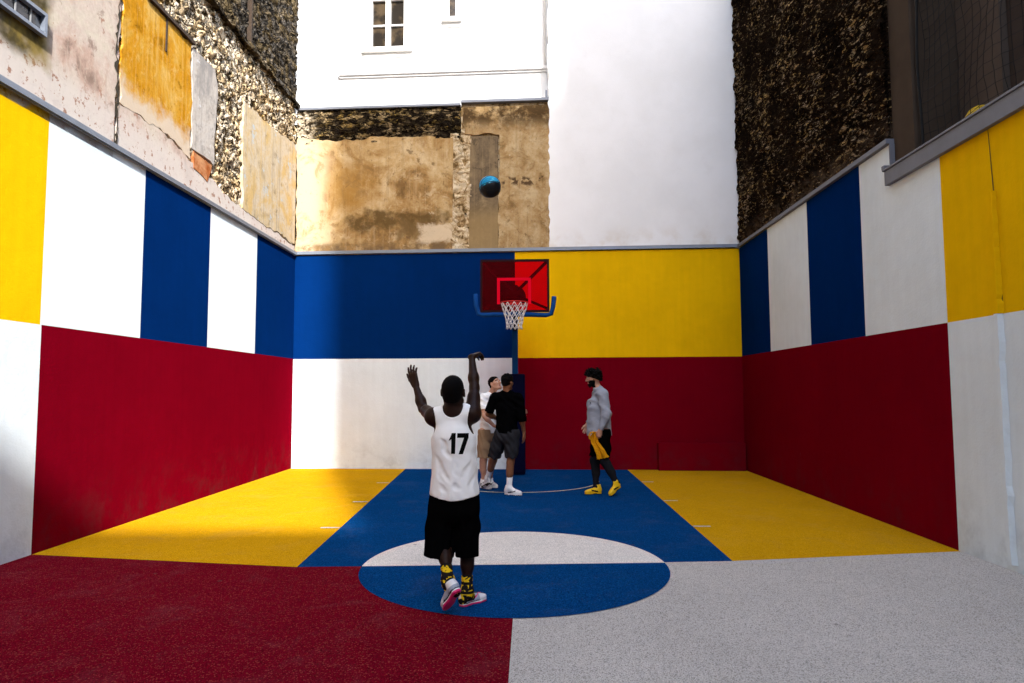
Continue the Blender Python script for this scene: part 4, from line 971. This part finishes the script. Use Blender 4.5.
    for k_, a_, h_, b_ in ((kl, al, V3(-.535, 4.855, .18), V3(-.57, 4.90, .14)), (kr, ar_, V3(-.51, 5.125, .045), V3(-.455, 5.175, .055))):
        Q = Field(); d = nrm(k_-a_); Q.cone(a_-d*.02, a_+d*.115, .041, .043, .02).cone(a_, h_, .040, .036, .03).cone(a_, b_, .039, .034, .03); e = a_+d*.118
        Q.disp(lambda X, Y, Z: .002*vnoise(X*40, Y*40, Z*60)); Q.cut(lambda X, Y, Z, e=e, d=d: (X-e[0])*d[0]+(Y-e[1])*d[1]+(Z-e[2])*d[2]); field_obj('sock', Q, .005, m_sock, o)
    # shoes
    def up_p(L): return np.where((L[:, 2] < .036) & (L[:, 0] < .20), 2, np.where((L[:, 2] > .112) | ((L[:, 0] > .10) & (np.abs(L[:, 1]) < .016) & (L[:, 2] > .06)), 2, np.where((L[:, 0] > .19) | ((L[:, 0] < .06) & (L[:, 2] > .06)), 1, 0)))
    def so_p(L): return np.where(L[:, 2] < .018, 1, 0)
    a = shoe(o, (-.505, 4.800, .205), (-.617, 4.965, .014), (-.55, .55, .62), [[s_lilac, s_white, s_black], [s_white, s_pink]], s=.92, sole_paint=so_p, upper_paint=up_p)
    b = shoe(o, (-.532, 5.105, .0), (-.395, 5.240, .0), (0, 0, 1), [[s_lilac, s_white, s_black], [s_white, s_pink]], s=.86, collar=.012, sole_paint=so_p, upper_paint=up_p)
    # pink curved tick on the outer side of the planted shoe
    hq, tq = V3(-.532, 5.105, 0), V3(-.395, 5.240, 0); x = nrm(tq-hq); y = nrm(np.cross((0, 0, 1), x)); bv = BVHTree.FromPolygons([v.co for v in b.data.vertices], [p.vertices for p in b.data.polygons])
    mb = MB(); up_e, lo_e = [], []
    for i in range(15):
        q = i/14; xx = .060+.140*q; mid = .044+.052*max(0, (q-.22)/.78)**1.15+(.018*(1-q/.22) if q < .22 else 0); th = .017*math.sin(math.pi*min(1, (q*.97+.05)))**.8*(1-.55*q)+.001
        for lst, zz in ((lo_e, mid-th*.5), (up_e, mid+th*.5)):
            p0 = hq+x*xx*.86+V3(0, 0, zz*.86); hit = bv.ray_cast(Vector(p0-y*.15), Vector(y)); lst.append(Vector(hit[0])-Vector(y)*.002 if hit[0] else Vector(p0-y*.035))
    for i in range(14): mb.poly([lo_e[i], lo_e[i+1], up_e[i+1], up_e[i]], 0, True)
    mb.build('side_mark', s_pink, b)
    return o
shooter()

def hair_cap(o, hc, hf, u0, s, slope, base, floor_, thick=.006, rough=.0, res=.007, extra=None):
    r, f, u = frame(hf, u0); H = Field(); H.ell(hc+(f*-.012+u*.028)*s, np.array((.075+thick, .097+thick, .090+thick))*s, np.array([r, f, u]), .01)
    H.ell(hc+(-f*.048-u*.03)*s, np.array((.060, .052, .05))*s, np.array([r, f, u]), .03)
    if extra: extra(H, r, f, u)
    if rough: H.disp(lambda X, Y, Z: rough*(vnoise(X*55, Y*55, Z*55)+.7*vnoise(X*28, Y*28, Z*28)))
    def cutf(X, Y, Z):
        b = ((X-hc[0])*f[0]+(Y-hc[1])*f[1]+(Z-hc[2])*f[2])/s; d = ((X-hc[0])*u[0]+(Y-hc[1])*u[1]+(Z-hc[2])*u[2])/s
        return np.maximum(base+slope*b-d, floor_-d)*s
    H.cut(cutf); return field_obj('hair', H, res, m_hair, o)

def tee(o, name, m, che, wai, hem_z, shl, shr, nb, arms, fwd, s, sl_r, hem_r, amp=.012, res=.008, neck=.062, hem_cut=None, deep=.128):
    r, f, u = frame(fwd); fr = (r, f); T = Field(); F3 = np.array([r, f, u])
    T.ell(che, np.array((.150, deep-.022, .17))*s, F3, .05).tube_e(che, V3(wai[0], wai[1], hem_z-.08), (.165*s, deep*s), hem_r, fr, .05)
    T.cone(shl, shr, .072*s, .072*s, .05).cone(nb+V3(0, 0, .01), shl+(nb-shl)*.25, .060*s, .062*s, .05).cone(nb+V3(0, 0, .01), shr+(nb-shr)*.25, .060*s, .062*s, .05)
    for pts in arms: T.chain(pts, [sl_r[0]*s]+[sl_r[1]*s]*(len(pts)-2)+[sl_r[2]*s], .03)
    T.ell(nb+V3(0, 0, .085*s)+f*.015, (neck*s, neck*s, .075*s), None, .01, 's')
    T.disp(lambda X, Y, Z: -amp*(np.abs(np.sin((X*.6+Y*.4+Z*.7)*30+5*vnoise(X*4, Y*4, Z*4)))**3-.3)*np.clip(.5+2*vnoise(X*5+2, Y*5, Z*5), 0, 1)+.009*vnoise(X*13, Y*13, Z*9)+.005*vnoise(X*28, Y*28, Z*40))
    T.cut(lambda X, Y, Z: hem_z+.02*vnoise(X*7, Y*7, 0*Z)-Z if hem_cut is None else hem_cut(X, Y, Z))
    for pts in arms:
        e = V3(pts[-1]); d = nrm(e-V3(pts[-2])); T.ell(e+d*.06, (sl_r[2]*s*1.25,)*3, None, .004, 's')
    return field_obj(name, T, res, m, o)

def shorts(o, m, hips, wz, pts_l, pts_r, rs, hem, fwd, s, name='shorts', res=.008, amp=.01, waist=(.165, .128)):
    r, f, u = frame(fwd); K = Field(); c = (V3(hips[0])+V3(hips[1]))/2
    K.tube_e(V3(c[0], c[1], wz-.02), c+V3(0, 0, -.04), (waist[0]*s, waist[1]*s), (.178*s, .14*s), (r, f), .05)
    K.chain(pts_l, [q*s for q in rs], .035).chain(pts_r, [q*s for q in rs], .035)
    K.disp(lambda X, Y, Z: -amp*(np.abs(np.sin((X-Y*.5+Z*.5)*34+5*vnoise(X*4, Y*4, Z*3)))**2-.4)+.006*vnoise(X*14, Y*14, Z*9))
    K.cut(lambda X, Y, Z: Z-wz+0*X+0*Y)
    for pts in (pts_l, pts_r):
        e = V3(pts[-1]); d = nrm(e-V3(pts[-2])); K.ell(e+d*.07, (rs[-1]*s*1.35, rs[-1]*s*1.35, rs[-1]*s*1.1), None, .004, 's')
    if hem is not None: K.cut(lambda X, Y, Z: hem-Z+0*X+0*Y)
    return field_obj(name, K, res, m, o)

def sock(o, m, kn, an, up, heel, ball_, s=1.0, r=.041, res=.0065):
    Q = Field(); d = nrm(kn-an); Q.cone(an, an+d*up, r*s, (r+.008)*s, .02).cone(an, heel, .040*s, .036*s, .03).cone(an, ball_, .039*s, .034*s, .03); e = an+d*(up-.012)
    Q.disp(lambda X, Y, Z: .004*vnoise(X*30, Y*30, Z*60)); Q.cut(lambda X, Y, Z: (X-e[0])*d[0]+(Y-e[1])*d[1]+(Z-e[2])*d[2]); return field_obj('sock', Q, res, m, o)

# ---------- the man walking in from the right with a bib in his hand
def walker():
    s = 1.06; fwd = V3(-1, -.05, 0)
    nb = V3(1.03, 10.62, 1.575); shl = V3(1.085, 10.44, 1.515); shr = V3(1.045, 10.80, 1.515); che = V3(1.065, 10.62, 1.33); pel = V3(1.085, 10.62, .96)
    el, wl_ = V3(1.125, 10.37, 1.21), V3(1.035, 10.39, .975); er, wr_ = V3(1.03, 10.86, 1.22), V3(.885, 10.80, 1.05)
    hl, hr = V3(1.09, 10.53, .93), V3(1.07, 10.71, .93)
    kl, al = V3(1.105, 10.47, .50), V3(1.275, 10.44, .185); kr, ar_ = V3(.968, 10.68, .50), V3(.985, 10.60, .105)
    hc = V3(.963, 10.62, 1.765); hf = V3(-1, -.06, -.12)
    B = Field(); torso(B, pel, che, nb, shl, shr, (hl, hr), fwd, 1.0); arm(B, shl, el, wl_, 1.0); arm(B, shr, er, wr_, 1.0)
    hand(B, wl_, (-.25, 0, -1), (0, 1, 0), -1, 1.0, (38, 42, 30), .06); hand(B, wr_, (-.35, -.05, -1), (0, -1, 0), 1, 1.0, (18, 22, 16), .08)
    leg(B, hl, kl, al, (-1, 0, .3), 1.0); leg(B, hr, kr, ar_, (-1, 0, 0), 1.0)
    lh, lt, rh, rt = V3(1.335, 10.475, .125), V3(1.165, 10.315, .010), V3(1.065, 10.605, 0), V3(.795, 10.51, 0)
    foot(B, al, lh+V3(-.02, 0, .03), lt+V3(.03, .02, .04), .8); foot(B, ar_, rh+V3(-.03, 0, .04), rt+V3(.05, 0, .04), .8)
    head(B, hc, hf, (0, 0, 1), s, nb)
    o = field_obj('person', B, .008, [k_fair, m_eye, m_iris, lip('rose_lip', (.36,.13,.11)), m_hair], None, face_paint(hc, hf, (0, 0, 1), s, 1))
    tag(o, 'bearded person in grey sweatshirt and yellow shoes walking left holding a yellow bib', 'person')
    def curls(H, r, f, u): H.ell(hc+(f*.035+u*.085)*s, np.array((.072, .070, .054))*s, np.array([r, f, u]), .03); H.ell(hc+(-f*.05+u*.05)*s, np.array((.082, .080, .076))*s, np.array([r, f, u]), .03)
    hair_cap(o, hc, hf, (0, 0, 1), s, .50, -.008, -.090, .024, .055, .006, curls)
    r, f, u = frame(hf); Bd = Field(); Bd.ell(hc+(f*.030-u*.078)*s, np.array((.057, .060, .040))*s, np.array([r, f, u]), .02).cone(hc+(f*.070-u*.098)*s, hc+(f*.066-u*.118)*s, .028*s, .020*s, .02)
    Bd.cone(hc+(r*.066+u*.01-f*.002)*s, hc+(r*.052-u*.07+f*.02)*s, .012*s, .016*s, .02).cone(hc+(-r*.066+u*.01-f*.002)*s, hc+(-r*.052-u*.07+f*.02)*s, .012*s, .016*s, .02)
    Bd.disp(lambda X, Y, Z: .003+.010*vnoise(X*70, Y*70, Z*70)); Bd.ell(hc+(f*.115-u*.048)*s, np.array((.040, .045, .026))*s, np.array([r, f, u]), .01, 's').ell(hc+(r*.06+f*.045-u*.030)*s, np.array((.03,.03,.026))*s, np.array([r, f, u]), .01, 's').ell(hc+(-r*.06+f*.045-u*.030)*s, np.array((.03,.03,.026))*s, np.array([r, f, u]), .01, 's'); field_obj('beard', Bd, .007, m_hair, o)
    sw = tee(o, 'sweatshirt', c_grey, che+V3(-.030,0,0), (1.045, 10.62), .875, shl, shr, nb, [[shl, el, wl_+(el-wl_)*.10], [shr, er, wr_+(er-wr_)*.12]], fwd, 1.03, (.084, .068, .046), (.172, .192), .018, .008, .058, deep=.168)
    mb = MB(); bv = BVHTree.FromPolygons([v.co for v in sw.data.vertices], [p.vertices for p in sw.data.polygons]); h = bv.ray_cast(Vector((.4, 10.52, 1.385)), Vector((1, 0, 0)))
    if h[0]: p = h[0]; mb.box(p.x-.004, p.x+.004, p.y-.015, p.y+.015, p.z-.012, p.z+.012); mb.build('chest_badge', c_black, sw)
    shorts(o, c_black, (hl, hr), .99, [hl, kl+(hl-kl)*.45, kl+(hl-kl)*.13], [hr, kr+(hr-kr)*.45, kr+(hr-kr)*.13], (.112, .100, .090), None, fwd, 1.0)
    for nm, kk, aa, hh in (('legging', kl, al, hl), ('legging', kr, ar_, hr)):
        Q = Field(); leg(Q, hh+(kk-hh)*.4, kk, aa, fwd, 1.06); Q.cone(aa, aa+V3(-.03, 0, -.05), .042, .04, .02); Q.disp(lambda X, Y, Z: -.006+.003*vnoise(X*20, Y*20, Z*30)); field_obj(nm, Q, .008, c_leg, o)
    blk = lambda L: np.where((L[:, 2] < .010) | ((L[:, 0] > .1) & (L[:, 0] < .16) & (L[:, 2] < .018)), 1, 0)
    mark = lambda L: np.where((np.abs(L[:, 2]-.05-.2*(L[:, 0]-.11)) < .012) & (L[:, 0] > .08) & (L[:, 0] < .19), 1, 0)
    shoe(o, lh, lt, (-.35, -.25, .9), [[s_yel, s_black], [s_yel, s_black]], s=.93, res=.007, sole_paint=blk, upper_paint=mark, collar=.02)
    shoe(o, rh, rt, (0, 0, 1), [[s_yel, s_black], [s_yel, s_black]], s=.96, res=.007, sole_paint=blk, upper_paint=mark, collar=.02)
    # the bib hangs from his fist, a separate thing
    rows = [((.885, 10.36, .985), (.925, 10.42, .985)), ((.935, 10.33, .955), (.985, 10.41, .955)), ((.875, 10.34, .90), (.985, 10.39, .89)), ((.890, 10.335, .80), (1.010, 10.385, .80)), ((.935, 10.33, .70), (1.075, 10.37, .715)), ((.965, 10.33, .62), (1.125, 10.37, .63)), ((.975, 10.34, .545), (1.165, 10.38, .575))]
    rows = rows[1:]
    mb = MB(); NW = 14; G = []
    for i in range(len(rows)*5-4):
        q = i/5; a = min(int(q), len(rows)-2); t_ = q-a; A_ = V3(rows[a][0])*(1-t_)+V3(rows[a+1][0])*t_; B_ = V3(rows[a][1])*(1-t_)+V3(rows[a+1][1])*t_
        G.append([A_+(B_-A_)*w/NW+V3(0, -.012*math.sin(w*1.35+i*.12)-.012*math.sin(w*.7+1), .004*math.sin(w*2+i)) for w in range(NW+1)])
    for sgn in (0, .005):
        for i in range(len(G)-1):
            for w in range(NW): mb.poly([G[i][w]+V3(0, sgn, 0), G[i][w+1]+V3(0, sgn, 0), G[i+1][w+1]+V3(0, sgn, 0), G[i+1][w]+V3(0, sgn, 0)][::1 if sgn else -1], 0, True)
    b_ = mb.build('training_bib', c_bib, None, fix=False); tag(b_, 'orange yellow training bib hanging from the hand of the person in grey', 'bib')
    mb = MB(); loop = [V3(.935, 10.335, .955), V3(.885, 10.33, .945), V3(.862, 10.33, .90), V3(.868, 10.33, .855), V3(.905, 10.335, .835)]
    mb.tube(loop, .011, 6); mb.build('strap', c_bib, b_)
walker()

# ---------- the man in black, seen from behind, guarding
def defender():
    fwd = V3(.30, .95, 0); s = 1.0
    nb = V3(-.378, 10.48, 1.525); shl = V3(-.560, 10.54, 1.465); shr = V3(-.205, 10.42, 1.46); che = V3(-.378, 10.49, 1.29); pel = V3(-.370, 10.50, .95)
    el, wl_ = V3(-.668, 10.60, 1.215), V3(-.505, 10.76, 1.125); er, wr_ = V3(-.150, 10.40, 1.18), V3(-.115, 10.50, .935)
    hl, hr = V3(-.455, 10.53, .93), V3(-.285, 10.47, .93)
    kl, al = V3(-.590, 10.70, .52), V3(-.700, 10.955, .195); kr, ar_ = V3(-.318, 10.50, .52), V3(-.345, 10.475, .105)
    hc = V3(-.366, 10.48, 1.705); hf = V3(.55, .83, -.10)
    B = Field(); torso(B, pel, che, nb, shl, shr, (hl, hr), fwd, s); arm(B, shl, el, wl_); arm(B, shr, er, wr_)
    hand(B, wl_, (.8, .5, .1), (.4, .6, -.4), -1, 1.0, (25, 25, 20)); hand(B, wr_, (.1, .15, -1), (-1, .2, 0), -1, 1.0, (18, 22, 16))
    leg(B, hl, kl, al, (-.2, 1, 0), s); leg(B, hr, kr, ar_, (.3, 1, 0), s)
    lh, lt, rh, rt = V3(-.668, 10.925, .115), V3(-.795, 11.145, .010), V3(-.415, 10.515, 0), V3(-.140, 10.395, 0)
    foot(B, al, lh+V3(-.01, .03, .03), lt+V3(.03, -.05, .03), .8); foot(B, ar_, rh+V3(.03, 0, .04), rt+V3(-.06, 0, .04), .8)
    head(B, hc, hf, (0, 0, 1), s, nb)
    o = field_obj('person', B, .008, [k_mid, m_eye, m_iris, lip('brown_lip', (.15,.06,.045)), m_hair], None, face_paint(hc, hf, (0, 0, 1), s))
    tag(o, 'person in black t-shirt and charcoal shorts seen from behind beside the pole', 'person')
    def top(H, r, f, u): H.ell(hc+(u*.062-f*.01)*s, np.array((.078, .095, .068))*s, np.array([r, f, u]), .03)
    hair_cap(o, hc, hf, (0, 0, 1), s, .50, -.034, -.085, .010, .012, .006, top)
    tee(o, 't_shirt', c_shirt, che, (-.370, 10.50), .93, shl, shr, nb, [[shl, el+(shl-el)*.12], [shr, er, er+(wr_-er)*.25]], fwd, 1.02, (.080, .070, .068), (.168, .145), .014)
    shorts(o, c_dgrey, (hl, hr), .99, [hl, kl+(hl-kl)*.45, kl+(hl-kl)*.06], [hr, kr+(hr-kr)*.45, kr+(hr-kr)*.08], (.112, .104, .098), None, fwd, 1.0)
    sock(o, c_white, kl, al, .20, lh+V3(-.01, .03, .035), lt+V3(.04, -.06, .05)); sock(o, c_white, kr, ar_, .235, rh+V3(.03, 0, .05), rt+V3(-.1, .04, .05))
    blk = lambda L: np.where(L[:, 2] < .008, 1, 0); mark = lambda L: np.where((np.abs(L[:, 2]-.045-.25*(L[:, 0]-.11)) < .009) & (L[:, 0] > .07) & (L[:, 0] < .20), 1, 0)
    shoe(o, lh, lt, (0, .4, .9), [[s_white, s_black], [s_white, s_black]], s=.95, res=.007, sole_paint=blk, upper_paint=mark, collar=.02)
    shoe(o, rh, rt, (0, 0, 1), [[s_white, s_black], [s_white, s_black]], s=1.0, res=.007, sole_paint=blk, upper_paint=mark, collar=.02)
defender()

# ---------- the man in white beyond him, face turned up
def attacker():
    fwd = V3(.75, -.55, 0); s = 1.0
    nb = V3(-.655, 11.20, 1.50); shl = V3(-.535, 11.33, 1.45); shr = V3(-.775, 11.06, 1.445); che = V3(-.668, 11.21, 1.27); pel = V3(-.695, 11.22, .92)
    el, wl_ = V3(-.30, 11.10, 1.29), V3(-.175, 10.87, 1.235); er, wr_ = V3(-.745, 10.93, 1.17), V3(-.60, 10.93, 1.02)
    hl, hr = V3(-.630, 11.28, .90), V3(-.755, 11.15, .90)
    kl, al = V3(-.640, 11.26, .49), V3(-.690, 11.34, .105); kr, ar_ = V3(-.775, 11.10, .48), V3(-.785, 11.215, .105)
    hc = V3(-.592, 11.13, 1.690); hf = V3(.72, -.52, .34)
    B = Field(); torso(B, pel, che, nb, shl, shr, (hl, hr), fwd, .98); arm(B, shl, el, wl_, .95); arm(B, shr, er, wr_, .95)
    hand(B, wl_, (.75, -.55, .2), (-.5, -.8, 0), 1, 1.0, (15, 20, 15)); hand(B, wr_, (.8, -.2, -.3), (0, -.3, -1), 1, 1.0, (18, 22, 16))
    leg(B, hl, kl, al, fwd, .98); leg(B, hr, kr, ar_, fwd, .98)
    lh, lt, rh, rt = V3(-.735, 11.40, 0), V3(-.560, 11.17, 0), V3(-.835, 11.26, 0), V3(-.650, 11.045, 0)
    foot(B, al, lh+V3(.02, -.02, .04), lt+V3(-.04, .05, .04), .8); foot(B, ar_, rh+V3(.02, -.02, .04), rt+V3(-.04, .05, .04), .8)
    head(B, hc, hf, (-.1, .05, 1), s, nb)
    o = field_obj('person', B, .0075, [k_fair, m_eye, m_iris, bpy.data.materials['rose_lip'], m_hair], None, face_paint(hc, hf, (-.1, .05, 1), s))
    tag(o, 'person in white t-shirt and khaki shorts with head tilted up, behind the one in black', 'person')
    hair_cap(o, hc, hf, (-.1, .05, 1), s, .80, .004, -.085, .008, .010, .006)
    tee(o, 't_shirt', c_white, che, (-.70, 11.22), .895, shl, shr, nb, [[shl, shl+(el-shl)*.72], [shr, shr+(er-shr)*.72]], fwd, 1.0, (.084, .078, .076), (.168, .145), .014)
    shorts(o, c_khaki, (hl, hr), .95, [hl, kl+(hl-kl)*.45, kl+(hl-kl)*.02], [hr, kr+(hr-kr)*.45, kr+(hr-kr)*.02], (.112, .104, .098), None, fwd, 1.0)
    sock(o, c_white, kl, al, .06, lh+V3(.02, -.02, .045), lt+V3(-.06, .08, .045)); sock(o, c_white, kr, ar_, .06, rh+V3(.02, -.02, .045), rt+V3(-.06, .08, .045))
    pt = lambda L: np.where((L[:, 0] > .20) | (L[:, 0] < .06), 1, 0)
    shoe(o, lh, lt, (0, 0, 1), [[s_black, s_white], [s_white]], s=.97, res=.007, upper_paint=pt); shoe(o, rh, rt, (0, 0, 1), [[s_black, s_white], [s_white]], s=.97, res=.007, upper_paint=pt)
attacker()
